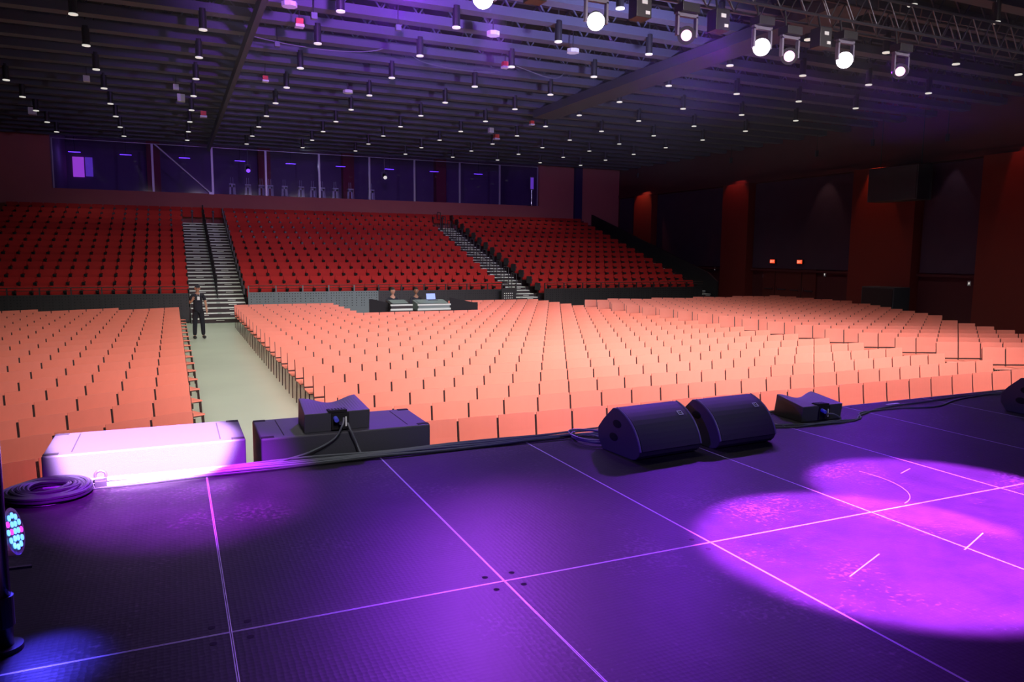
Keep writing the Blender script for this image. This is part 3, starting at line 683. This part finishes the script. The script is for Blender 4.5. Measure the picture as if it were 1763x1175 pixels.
back_mesh().build('backrest', 'coral', ch0); seat_mb().build('seat', 'coral', ch0); frame_mb().build('frame', 'chair_frame', ch0)
for i in range(4): leg_mb(i).build('leg', 'chair_frame', ch0)
clip_mb().build('row_clip', 'chair_frame', ch0)
scan()
def merged_chair():
    mb = MB()
    for src, m in ((back_mesh(), 0), (seat_mb(), 0)): mb.add(src.v, src.f, m)
    f = frame_mb(None, 4)
    for i in range(4): leg_mb(i, f, 4)
    mb.add(f.v, f.f, 1); return mb
mc = merged_chair(); mc_me = mc.mesh('floor_chair', ['coral', 'chair_frame'])
chairs = []          # (x, y, rz, block, row, col)
for r in range(22):
    for c in range(24):
        x = 1.72+PW*(c+.5); y = 4.671+.934*r
        if r >= 17 and 5.3 < x < 9.35: continue
        chairs.append((x, y, 0.0, 'centre', r, c))
TH = math.radians(24.8); ux, uy = math.cos(TH), math.sin(TH)
for j in range(-1, 28):
    for i in range(24):
        s = PW*(i+.5); x = -.01-ux*s; y = 6.213+1.0295*j-uy*s
        if y > 23.9 or y < 4.0 or x < -9.0: continue
        if x < 7.3-(7.5+4.5+(y-8.9)*.62): continue
        chairs.append((x, y, TH, 'left', j+1, i))
for j in range(-2, 28):
    for i in range(27):
        s = PW*(i+.5); x = 15.05+ux*s; y = 5.88+1.0295*j-uy*s
        if y > 23.9 or y < 4.2 or x > 25.8 or (x > 24.6 and 16.4 < y < 19.6): continue
        if x > 19.4+(y-8.9)*.62 and y < 19: continue
        chairs.append((x, y, -TH, 'right', j+2, i))
vis = []; rest = []
for cdef in chairs:
    p = (cdef[0], cdef[1], .7)
    if inview(p, .03): vis.append((view(p)[2], cdef))
    elif inview(p, .25): rest.append(cdef)
vis.sort(key=lambda t: t[0])
BL = {'left': ('left angled block', 'seat', 'the aisle'), 'centre': ('centre block', 'seat', 'the left aisle'), 'right': ('right angled block', 'seat', 'its inner aisle')}
for n, (dz, (x, y, rz, bl, r, c)) in enumerate(vis[:300]):
    if n < 150:
        o = ch0 if n == 0 else copy_tree(ch0)
    else:
        o = bpy.data.objects.new('floor_chair', mc_me); C.objects.link(o)
    o.location = (x, y, 0); o.rotation_euler.z = rz
    tag(o, f'coral floor chair, {BL[bl][0]}, {ORD[r+1]} row from the stage, {ORD[c+1]} from {BL[bl][2]}', 'chair', f'coral chairs of the {bl} floor block')
mb = MB()
for x, y, rz, bl, r, c in [t[1] for t in vis[300:]]+rest:
    ca, sa = math.cos(rz), math.sin(rz)
    mb.v += [(x+ca*a-sa*b, y+sa*a+ca*b, z) for a, b, z in mc.v]; n0 = len(mb.v)-len(mc.v)
    mb.f += [tuple(i+n0 for i in f) for f in mc.f]; mb.mi += mc.mi
tag(mb.build('floor_chair_rows', ['coral', 'chair_frame']), 'distant rows of coral floor chairs filling the rest of the hall floor', 'chairs', 'coral chairs beyond the nearest three hundred', 'stuff')

# ------------------------------------------------------------------ bleachers
NR = 14
def RY(k): return 26.76+.88*k
def RZ(k): return .56+.266*k
sections = [('left', -7.1, .38), ('middle', 2.36, 13.15), ('right', 14.85, 23.55)]
for nm, xa, xb in sections:
    for k in range(NR):
        o = MB().box(xa, xb, RY(k), RY(k)+(.88 if k < NR-1 else 1.3), 0 if k < 2 else RZ(k)-.32, RZ(k)).build('bleacher_step', 'riser_dark')
        tag(o, f'dark carpeted step under the {ORD[k+1]} row of the {nm} tiered red seats', 'step', f'steps of the {nm} tiered section', 'structure')
b = MB()
for (xa, xb) in ((.38, 2.36), (13.15, 14.85)): b.box(xa, xb, RY(13), RY(13)+1.3, RZ(13)-.3, RZ(13))
tag(b.build('rear_landing', 'riser_dark'), 'dark landings at the top of the two lit aisle stairs', 'landing', None, 'structure')
# tip-up seats
def bleacher_seat_mb(pw):
    mb = MB(); W = pw-.055; n = 4
    # backrest: rounded top corners, leans back
    a = W/2+.018; c = W/2-.030
    pts = [(-c, .36), (c, .36), (c, .665), (a, .70), (a, .78), (a-.03, .825), (-a+.03, .825), (-a, .78), (-a, .70), (-c, .665)]
    m_ = len(pts); vs = [(x, -.10+(z-.36)*.20, z) for x, z in pts]+[(x, -.04+(z-.36)*.20, z) for x, z in pts]
    mb.add(vs, [tuple(range(m_-1, -1, -1)), tuple(range(m_, 2*m_))]+[(k, (k+1) % m_, m_+(k+1) % m_, m_+k) for k in range(m_)], 0)
    mb.box(-W/2+.02, W/2-.02, -.20, -.12, .30, .62, 0, Matrix.Rotation(math.radians(-8), 4, 'X'))
    for s_ in (-1, 1):
        xa, xb = sorted((s_*(W/2-.018), s_*(pw/2-.001))); mb.box(xa, xb, -.34, .0, .565, .655, 1)
        xa, xb = sorted((s_*(W/2+.006), s_*(pw/2-.001))); mb.box(xa, xb, -.12, -.02, 0, .56, 1)
    return mb
seats = []
for nm, xa, xb in sections:
    n = round((xb-xa)/.5); n = {'left': 15, 'middle': 21, 'right': 17}[nm]; pw = (xb-xa)/n
    for k in range(NR):
        for i in range(n): seats.append((xa+pw*(i+.5), RY(k)+.62, RZ(k), nm, k, i, pw))
for nm, xa, xb in (('left stair top', .38, 2.36), ('right stair top', 13.15, 14.85)):
    n = 4 if 'left' in nm else 3; pw = (xb-xa)/n
    for i in range(n): seats.append((xa+pw*(i+.5), RY(13)+.62+.12, RZ(13), nm, 13, i, pw))
bme = {}
def bmesh_for(pw):
    key = round(pw, 3)
    if key not in bme:
        m_ = bleacher_seat_mb(pw); bme[key] = (m_, m_.mesh('tip_up_chair', ['seat_red', 'recess_black']))
    return bme[key]
vis = []; rest = []
for s in seats:
    p = (s[0], s[1], s[2]+.7)
    (vis if inview(p, .01) else rest).append((view(p)[2] if view(p) else 99, s))
vis.sort(key=lambda t: t[0])
for d_, (x, y, z, nm, k, i, pw) in vis[:300]:
    o = bpy.data.objects.new('tip_up_chair', bmesh_for(pw)[1]); C.objects.link(o); o.location = (x, y, z)
    lab = f'red tip-up seat, {nm} tiered section, {ORD[k+1]} row up, {ORD[i+1]} from the left' if 'top' not in nm else f'red tip-up seat behind the {nm}, {ORD[i+1]} from the left'
    tag(o, lab, 'seat', f'red tip-up seats, {nm} section')
mb = MB()
for d_, (x, y, z, nm, k, i, pw) in vis[300:]+rest:
    m_ = bmesh_for(pw)[0]; n0 = len(mb.v)
    mb.v += [(x+a, y+b, z+c) for a, b, c in m_.v]; mb.f += [tuple(q_+n0 for q_ in f) for f in m_.f]; mb.mi += m_.mi
tag(mb.build('tip_up_chair_rows', ['seat_red', 'black_steel']), 'upper rows of red tip-up seats filling the rest of the tiered stands', 'seats', 'red tip-up seats beyond the nearest three hundred', 'stuff')

# aisle stairs
def stairs(xa, xb, lab, rail_xs, dim=False):
    g = thing('aisle_stairs', ((xa+xb)/2, 26.2, 0), lab, 'stairs')
    cx = (xa+xb)/2; st = MB(); ns = MB(); dsh = MB()
    lv = [(26.2+.333*i, .19+.17*i) for i in range(3)]+[(27.2+.44*i, .70+.1328*i) for i in range(26)]
    for i, (y, z) in enumerate(lv):
        yn = lv[i+1][0] if i+1 < len(lv) else y+.5
        st.box(xa-cx, xb-cx, y-26.2, yn-26.2+.02, max(0, z-.5), z)
        for (a_, b_) in ((xa+.02, cx-.07), (cx+.07, xb-.02)) if i > 0 else ((xa+.02, xb-.02),):
            MB().box(a_-cx, b_-cx, y-26.2-.006, y-26.2+.06, z-.03, z+.004).build('nosing', 'nosing_pale', g)
            if i % 2 == 0 or i < 4: w_ = .28; m0 = (a_+b_)/2; MB().box(m0-w_/2-cx, m0+w_/2-cx, y-26.2-.008, y-26.2-.002, z-.085, z-.068).build('step_marker', 'nosing_pale', g)
    st.build('steps', 'tread_grey', g)
    rs = MB()
    for i, (y, z) in enumerate(lv): rs.box(xa-cx+.004, xb-cx-.004, y-26.2-.003, y-26.2-.0005, max(0, z-(.17 if i < 4 else .13)), z-.032)
    rs.build('risers', 'riser_dark', g)
    return g
stairs(.40, 2.34, 'lit aisle stairs with pale nosings behind the standing person', None)
stairs(13.18, 14.82, 'lit aisle stairs with pale nosings, right of the middle tiered section', None)
stairs(-9.1, -7.15, 'aisle stairs at the far left edge, beyond the left tiered section', None)
stairs(23.65, 24.55, 'narrow dim stairs at the right end of the tiered stands', None)
def handrail(x, lab, k0_=0, k1_=12):
    g = thing('handrail', (x, RY(k0_), RZ(k0_)), lab, 'handrail', 'stair handrails')
    for k in range(k0_, k1_):
        y, z = RY(k)-RY(k0_), RZ(k)-RZ(k0_)
        b = MB().cyl((0, y+.1, z), (0, y+.1, z+.9), .022, 8).cyl((0, y+.62, z+.06), (0, y+.62, z+.95), .022, 8).cyl((0, y+.1, z+.9), (0, y+.62, z+.95), .022, 8).cyl((0, y+.1, z+.5), (0, y+.62, z+.55), .015, 6)
        b.build('rail_loop', 'black_steel', g)
handrail(1.37, 'black centre handrail climbing the lit stairs behind the person', 1, 14)
handrail(14.0, 'black centre handrail climbing the right lit stairs', 1, 14)
def siderail(x, lab, k0_=0, k1_=14):
    g = thing('side_guard', (x, RY(k0_), RZ(k0_)), lab, 'guard rail', 'stair side guards')
    for k in range(k0_, k1_):
        y, z = RY(k)-RY(k0_), RZ(k)-RZ(k0_)
        MB().box(-.02, .02, y+.1, y+.6, z+.45, z+.78).build('end_panel', 'black_steel', g)
siderail(14.76, 'dark end panels stepping up beside the right lit stairs')
siderail(2.29, 'dark end panels stepping up on the right of the left lit stairs')
# front guard of the bleachers
def guard(x0, x1, n, lab, mats=('panel_grey', 'panel_hole')):
    g = thing('front_guard', (x0, 26.66, 0), lab, 'guard wall')
    pw = (x1-x0)/n
    for i in range(n):
        MB().box(i*pw+.02, (i+1)*pw-.02, 0, .03, .05, 1.10).build('panel', mats[0], g)
        h = MB()
        for a in range(9):
            for zz in (1.03, .93, .83, .73, .63, .53):
                if a*7 % 3 == 1 and zz < .9: continue
                xx = i*pw+.09+a*(pw-.18)/8; h.box(xx-.016, xx+.016, -.003, .0, zz-.016, zz+.016)
        h.build('perforation', mats[1], g)
        MB().box(i*pw-.02, i*pw+.02, -.01, .04, 0, 1.34).build('post', mats[0], g)
    MB().cyl((0, .01, 1.34), (x1-x0, .01, 1.34), .016, 8).cyl((0, .01, 1.24), (x1-x0, .01, 1.24), .010, 8).build('top_rail', 'chair_frame', g)
guard(2.42, 7.4, 5, 'grey perforated guard wall in front of the middle tiered seats, left half')
guard(7.4, 13.1, 6, 'dark perforated guard wall in front of the middle tiered seats, right half', ('black_steel', 'panel_hole'))
guard(-7.1, .36, 8, 'dark guard wall in front of the left tiered seats', ('black_steel', 'panel_hole'))
guard(14.9, 23.6, 9, 'dark guard wall in front of the right tiered seats', ('black_steel', 'recess_black'))
# small gate with a dotted panel at foot of right stairs
g = thing('stair_gate', (12.62, 26.2, 0), 'small black gate with a grid of pale dots at the foot of the right stairs', 'gate')
MB().box(0, .62, 0, .03, .1, 1.12).build('panel', 'black_steel', g)
h = MB()
for a in range(5):
    for b_ in range(3): h.box(.10+a*.09, .135+a*.09, -.004, 0, .72+b_*.10, .755+b_*.10)
h.build('dots', 'nosing_pale', g)
for x in (-.02, .62): MB().box(x, x+.04, -.01, .04, 0, 1.35).build('post', 'black_steel', g)
# sloping side barrier at the right end
b = MB()
pr = [(26.9, .0), (26.9, 1.33), (27.6, 1.75), (39.4, 5.15), (39.4, 3.9), (28.0, .5), (28.0, 0)]
tag(MB().prism(pr, 24.64, 24.74).build('stair_barrier', 'black_steel'), 'tall dark sloping barrier along the right end of the tiered stands', 'barrier')

# ------------------------------------------------------------------ mixing position
g = thing('drape_screen', (5.62, 20.9, 0), 'low black draped screen at the left of the mixing desk', 'screen')
MB().prism([(0, .0), (.95, 0), (.95, .92), (.1, 1.13), (0, 1.13)], 0, .04, axis='y').build('drape', 'black_cloth', g)
g = thing('drape_screen', (8.28, 20.6, 0), 'low black draped screen at the right of the mixing desk', 'screen')
MB().prism([(0, .0), (1.0, 0), (1.0, .98), (.85, .98), (0, 1.16)], 0, .04, axis='y').build('drape', 'black_cloth', g)
def desk(x, y, w_, h_, lab, m1):
    g = thing('mixing_desk', (x, y, 0), lab, 'mixing desk')
    for sx in (-1, 1):
        for yy in (.1, .6): MB().cyl((sx*(w_/2-.1), yy, 0), (sx*(w_/2-.1), yy, .72), .02, 8).build('leg', 'black_steel', g)
    MB().box(-w_/2, w_/2, 0, .7, .72, .76).build('table_top', 'black_steel', g)
    MB().prism([(0, .76), (.7, .76), (.7, h_+.05), (.05, h_-.06), (0, h_-.08)], -w_/2+.05, w_/2-.05).build('console', m1, g)
    MB().box(-w_/2+.02, w_/2-.02, -.02, 0, .77, .83).box(-w_/2+.02, w_/2-.02, -.02, .02, h_-.10, h_-.05).build('case_edge', 'case_pale', g)
    MB().prism([(.1, h_-.035), (.65, h_+.055), (.65, h_+.06), (.1, h_-.03)], -w_/2+.12, w_/2-.12).build('control_surface', 'case_teal', g)
desk(7.66, 20.4, 1.18, 1.02, 'wide mixing desk in a flight case with pale metal edges', 'case_teal')
desk(6.58, 20.5, .78, 1.02, 'smaller mixing desk in a flight case, left of the wide one', 'black_steel')
g = thing('monitor_screen', (7.78, 21.1, 1.05), 'bluish laptop screen glowing above the wide mixing desk', 'screen')
MB().box(-.17, .17, 0, .012, .02, .24, 0, Matrix.Rotation(math.radians(-15), 4, 'X')).build('lid', 'black_steel', g)
MB().box(-.155, .155, -.003, 0, .035, .225, 0, Matrix.Rotation(math.radians(-15), 4, 'X')).build('display', 'screen_blue', g)
MB().box(-.17, .17, -.22, 0, 0, .02).build('keyboard', 'black_steel', g)

# ------------------------------------------------------------------ people
def skin_obj(name, joints, edges, m, parent, sub=1):
    me = bpy.data.meshes.new(name); me.from_pydata([j[0] for j in joints], edges, []); me.materials.append(M[m])
    o = bpy.data.objects.new(name, me); C.objects.link(o); o.parent = parent
    md = o.modifiers.new('skin', 'SKIN'); md.use_smooth_shade = True
    for i, j in enumerate(joints):
        sv = me.skin_vertices[0].data[i]; r = j[1]; sv.radius = r if isinstance(r, tuple) else (r, r); sv.use_root = (i == 0)
    s = o.modifiers.new('sub', 'SUBSURF'); s.levels = sub; s.render_levels = sub
    return o
def hand(J, E, wrist, d, side, palm_n):
    d = Vector(d).normalized(); s_ = Vector(side).normalized(); w0 = Vector(J[wrist][0])
    J.append(((w0+d*.045), (.030, .016))); p = len(J)-1; E.append((wrist, p))
    for k, L in enumerate((.060, .072, .068, .052)):
        base = w0+d*.085+s_*(.027-.018*k); J.append((tuple(base), .009)); a = len(J)-1; E.append((p, a))
        mid = base+d*L*.55+Vector(palm_n)*.008; J.append((tuple(mid), .008)); E.append((a, a+1))
        tip = mid+d*L*.42+Vector(palm_n)*.022; J.append((tuple(tip), .007)); E.append((a+1, a+2))
    tb = w0+d*.030+s_*.030; J.append((tuple(tb), .010)); t = len(J)-1; E.append((p, t))
    J.append((tuple(tb+d*.030+s_*.022), .009)); E.append((t, t+1)); J.append((tuple(tb+d*.055+s_*.024+Vector(palm_n)*.01), .008)); E.append((t+1, t+2))
def head_parts(parent, c, turn, hair='hair_dark', cap=False, skin='skin', sc=1.0):
    # head faces local -y turned by `turn` about z
    R = Matrix.Translation(c) @ Matrix.Rotation(turn, 4, 'Z') @ Matrix.Scale(sc, 4)
    mb = MB(); nu, nv = 20, 16; vs = []
    for j in range(nv+1):
        t = math.pi*j/nv
        for k in range(nu):
            q_ = 2*math.pi*k/nu; x = math.sin(t)*math.cos(q_); y = math.sin(t)*math.sin(q_); z = -math.cos(t)
            wx, wy = .074, .092
            if z < 0: f = 1+z*.30; wx *= f; wy *= (1+z*.18)
            px_, py_, pz_ = x*wx, y*wy, z*.118
            if y < -.3:                                  # face relief: brow, eye hollows, nose, chin
                if abs(px_) < .016 and -.045 < pz_ < .012: py_ -= .020*(1-abs(pz_+.03)/.05)
                if .014 < abs(px_) < .045 and -.002 < pz_ < .022: py_ += .007
                if pz_ < -.085 and abs(px_) < .03: py_ -= .010
            vs.append(R @ Vector((px_, py_, pz_)))
    fs = [(j*nu+k, j*nu+(k+1) % nu, (j+1)*nu+(k+1) % nu, (j+1)*nu+k) for j in range(nv) for k in range(nu)]
    mb.add(vs, fs)
    for s in (-1, 1):
        T = R @ Matrix.Translation((s*.075, .008, -.002)); e = MB().sphere((0, 0, 0), .010, .020, .030, 8, 6); mb.add([T @ Vector(v) for v in e.v], e.f)
    h = mb.build('head', skin, parent, smooth=True)
    e = MB()
    for s in (-1, 1): e.sphere(tuple(R @ Vector((s*.030, -.081, .010))), .009)
    e.build('eyes', 'recess_black', h)
    m = MB().box(-.022, .022, -.090, -.080, -.058, -.052, 0, R); m.build('mouth', 'door_red', h)
    hr = MB(); vs = []
    for j in range(nv+1):
        t = math.pi*j/nv
        for k in range(nu):
            q_ = 2*math.pi*k/nu; x = math.sin(t)*math.cos(q_); y = math.sin(t)*math.sin(q_); z = -math.cos(t)
            vs.append((x, y, z))
    keep = [i for i, (x, y, z) in enumerate(vs)]
    P = [R @ Vector((x*.081, y*.099+.004, z*.125+.004)) for x, y, z in vs]
    fs = [f for f in fs if all((vs[i][2] > .35 or (vs[i][1] > .15 and vs[i][2] > -.45)) for i in f)]
    hr.add(P, fs)
    if cap:
        T = R; br = MB()
        br.add([T @ Vector(v) for v in [(-.06, -.09, .045), (.06, -.09, .045), (.05, -.155, .030), (-.05, -.155, .030), (-.06, -.09, .052), (.06, -.09, .052), (.05, -.155, .037), (-.05, -.155, .037)]], [(0, 1, 2, 3), (7, 6, 5, 4), (0, 4, 5, 1), (1, 5, 6, 2), (2, 6, 7, 3), (3, 7, 4, 0)])
        hr.add(br.v, br.f); hr.build('cap', 'shirt_black', parent)
    else: hr.build('hair', hair, parent, smooth=True)
def standing_person():
    k = .955
    g = thing('person', (.50, 21.35, 0), 'person standing in the aisle, black cap, black shirt with badge, one hand raised', 'person', None, math.radians(10))
    J = [((0, 0, .95), (.06, .045)), ((0, .005, 1.08), (.085, .065)), ((0, .0, 1.26), (.14, .09)), ((0, .0, 1.38), (.10, .07)), ((0, -.005, 1.45), .048), ((0, -.012, 1.52), .048),   # 0-5
         ((-.165, .0, 1.375), .052), ((-.235, .02, 1.12), .040), ((-.20, -.17, 1.22), .030),             # right arm raised (viewer's left) 6-8
         ((.165, .0, 1.375), .052), ((.235, .01, 1.12), .040), ((.25, -.05, .88), .028),                 # 9-11
         ((-.08, 0, .86), .055), ((-.11, -.01, .49), .048), ((-.12, .03, .09), .032), ((-.13, -.09, .035), .035),
         ((.08, 0, .86), .055), ((.12, -.01, .49), .048), ((.14, .03, .09), .032), ((.16, -.09, .035), .035)]
    E = [(0, 1), (1, 2), (2, 3), (3, 4), (4, 5), (3, 6), (6, 7), (7, 8), (3, 9), (9, 10), (10, 11), (0, 12), (12, 13), (13, 14), (14, 15), (0, 16), (16, 17), (17, 18), (18, 19)]
    hand(J, E, 8, (.25, -.5, .8), (.9, .1, -.2), (.0, .25, .1)); hand(J, E, 11, (.0, -.12, -1), (-.2, -.9, .1), (-.25, 0, 0))
    J = [(tuple(Vector(p)*k), (tuple(a*k for a in r) if isinstance(r, tuple) else r*k)) for p, r in J]
    skin_obj('body', J, E, 'skin', g)
    def sub(idx, edges, grow, nm, m):
        Jn = [(J[i][0], tuple(a+grow for a in (J[i][1] if isinstance(J[i][1], tuple) else (J[i][1],)*2))) for i in idx]
        return skin_obj(nm, Jn, edges, m, g)
    mid = lambda a, b, t, r: ((tuple(Vector(J[a][0])*(1-t)+Vector(J[b][0])*t)), (r, r))
    Js = [(tuple(Vector(J[0][0])+Vector((0, 0, -.16))), (.155, .120)), (J[1][0], (.140, .105)), (J[2][0], (.15, .10)), (J[3][0], (.108, .078)), (J[6][0], (.062, .062)), mid(6, 7, .75, .055), (J[9][0], (.062, .062)), mid(9, 10, .75, .055)]
    skin_obj('shirt', Js, [(0, 1), (1, 2), (2, 3), (3, 4), (4, 5), (3, 6), (6, 7)], 'shirt_black', g)
    Jt = [(tuple(Vector(J[0][0])+Vector((0, 0, .04))), (.140, .108)), (J[12][0], (.100, .096)), (J[13][0], (.074, .074)), mid(13, 14, 1.02, .062), (J[16][0], (.100, .096)), (J[17][0], (.074, .074)), mid(17, 18, 1.02, .062)]
    skin_obj('trousers', Jt, [(0, 1), (1, 2), (2, 3), (0, 4), (4, 5), (5, 6)], 'trouser_black', g)
    for i in (14, 18):
        x, y, z = J[i][0]; o = MB().sphere((x+(.01 if i == 18 else -.01), y-.055, .045), .052, .135, .045, 12, 8).build('shoe', 'black_steel', g, smooth=True)
    head_parts(g, Vector((0, -.02, 1.585*k)), math.radians(-6), cap=True)
    MB().box(-.035, .035, -.115, -.110, 1.17, 1.27).build('badge', 'badge_white', g)
    MB().tube([(-.05, -.06, 1.36), (-.02, -.105, 1.28), (0, -.112, 1.265), (.02, -.105, 1.28), (.05, -.06, 1.36)], .004, 5).build('lanyard', 'badge_white', g)
standing_person()
def seated_person(x, y, hx, lab, skin_, turn):
    g = thing('person', (x, y, 0), lab, 'person')
    J = [((0, 0, .56), (.13, .10)), ((0, .0, .75), (.12, .09)), ((0, -.02, .98), (.145, .095)), ((0, -.02, 1.10), (.10, .07)), ((0, -.03, 1.18), .048), ((0, -.04, 1.24), .046),
         ((-.17, -.02, 1.08), .05), ((-.23, -.12, .84), .040), ((-.14, -.34, .90), .030),
         ((.17, -.02, 1.08), .05), ((.23, -.12, .84), .040), ((.14, -.34, .90), .030),
         ((-.10, -.05, .52), .085), ((-.12, -.42, .52), .062), ((-.12, -.42, .10), .042), ((-.12, -.52, .04), .035),
         ((.10, -.05, .52), .085), ((.12, -.42, .52), .062), ((.12, -.42, .10), .042), ((.12, -.52, .04), .035)]
    E = [(0, 1), (1, 2), (2, 3), (3, 4), (4, 5), (3, 6), (6, 7), (7, 8), (3, 9), (9, 10), (10, 11), (0, 12), (12, 13), (13, 14), (14, 15), (0, 16), (16, 17), (17, 18), (18, 19)]
    hand(J, E, 8, (.2, -1, 0), (.9, .1, 0), (0, 0, -.5)); hand(J, E, 11, (-.2, -1, 0), (-.9, .1, 0), (0, 0, -.5))
    skin_obj('body', J, E, skin_, g)
    skin_obj('shirt', [(J[0][0], (.14, .11)), (J[1][0], (.13, .10)), (J[2][0], (.155, .105)), (J[3][0], (.108, .08)), (J[6][0], (.06, .06)), (J[7][0], (.048, .048)), (J[9][0], (.06, .06)), (J[10][0], (.048, .048))], [(0, 1), (1, 2), (2, 3), (3, 4), (4, 5), (3, 6), (6, 7)], 'shirt_black', g)
    skin_obj('trousers', [(J[0][0], (.14, .11)), (J[12][0], (.095, .09)), (J[13][0], (.07, .07)), (J[14][0], (.055, .055)), (J[16][0], (.095, .09)), (J[17][0], (.07, .07)), (J[18][0], (.055, .055))], [(0, 1), (1, 2), (2, 3), (0, 4), (4, 5), (5, 6)], 'trouser_black', g)
    head_parts(g, Vector((0, -.05, 1.34)), turn, skin=skin_)
    s = thing('stool', (x, y+.02, 0), lab.replace('person', 'black stool under the person')[:70].rsplit(',', 1)[0], 'stool')
    MB().cyl((0, 0, .42), (0, 0, .46), .19, 20).build('seat', 'black_steel', s); MB().cyl((0, 0, .03), (0, 0, .42), .025, 10).build('column', 'black_steel', s); MB().cyl((0, 0, 0), (0, 0, .03), .2, 20).build('base', 'black_steel', s)
seated_person(6.62, 21.75, 0, 'person seated behind the smaller mixing desk, black top', 'skin', math.radians(30))
seated_person(7.44, 21.75, 0, 'person seated behind the wide mixing desk, dark top, cropped hair', 'skin_brown', math.radians(-10))

# ------------------------------------------------------------------ thin stage haze around the truss, violet light put into its colour
m = bpy.data.materials.new('haze'); m.use_nodes = True; nt = m.node_tree
for n in list(nt.nodes): nt.nodes.remove(n)
o_ = nt.nodes.new('ShaderNodeOutputMaterial'); v_ = nt.nodes.new('ShaderNodeVolumeScatter'); v_.inputs['Color'].default_value = (.80, .74, 1, 1); v_.inputs['Density'].default_value = 0.0030; v_.inputs['Anisotropy'].default_value = 0.5
nt.links.new(v_.outputs[0], o_.inputs['Volume']); M['haze'] = m
tag(MB().box(-1.5, 16.5, 3.5, 16.0, 4.6, 7.55).build('haze', 'haze'), 'thin stage haze around the lit truss, violet light put into its colour', 'haze', None, 'stuff')
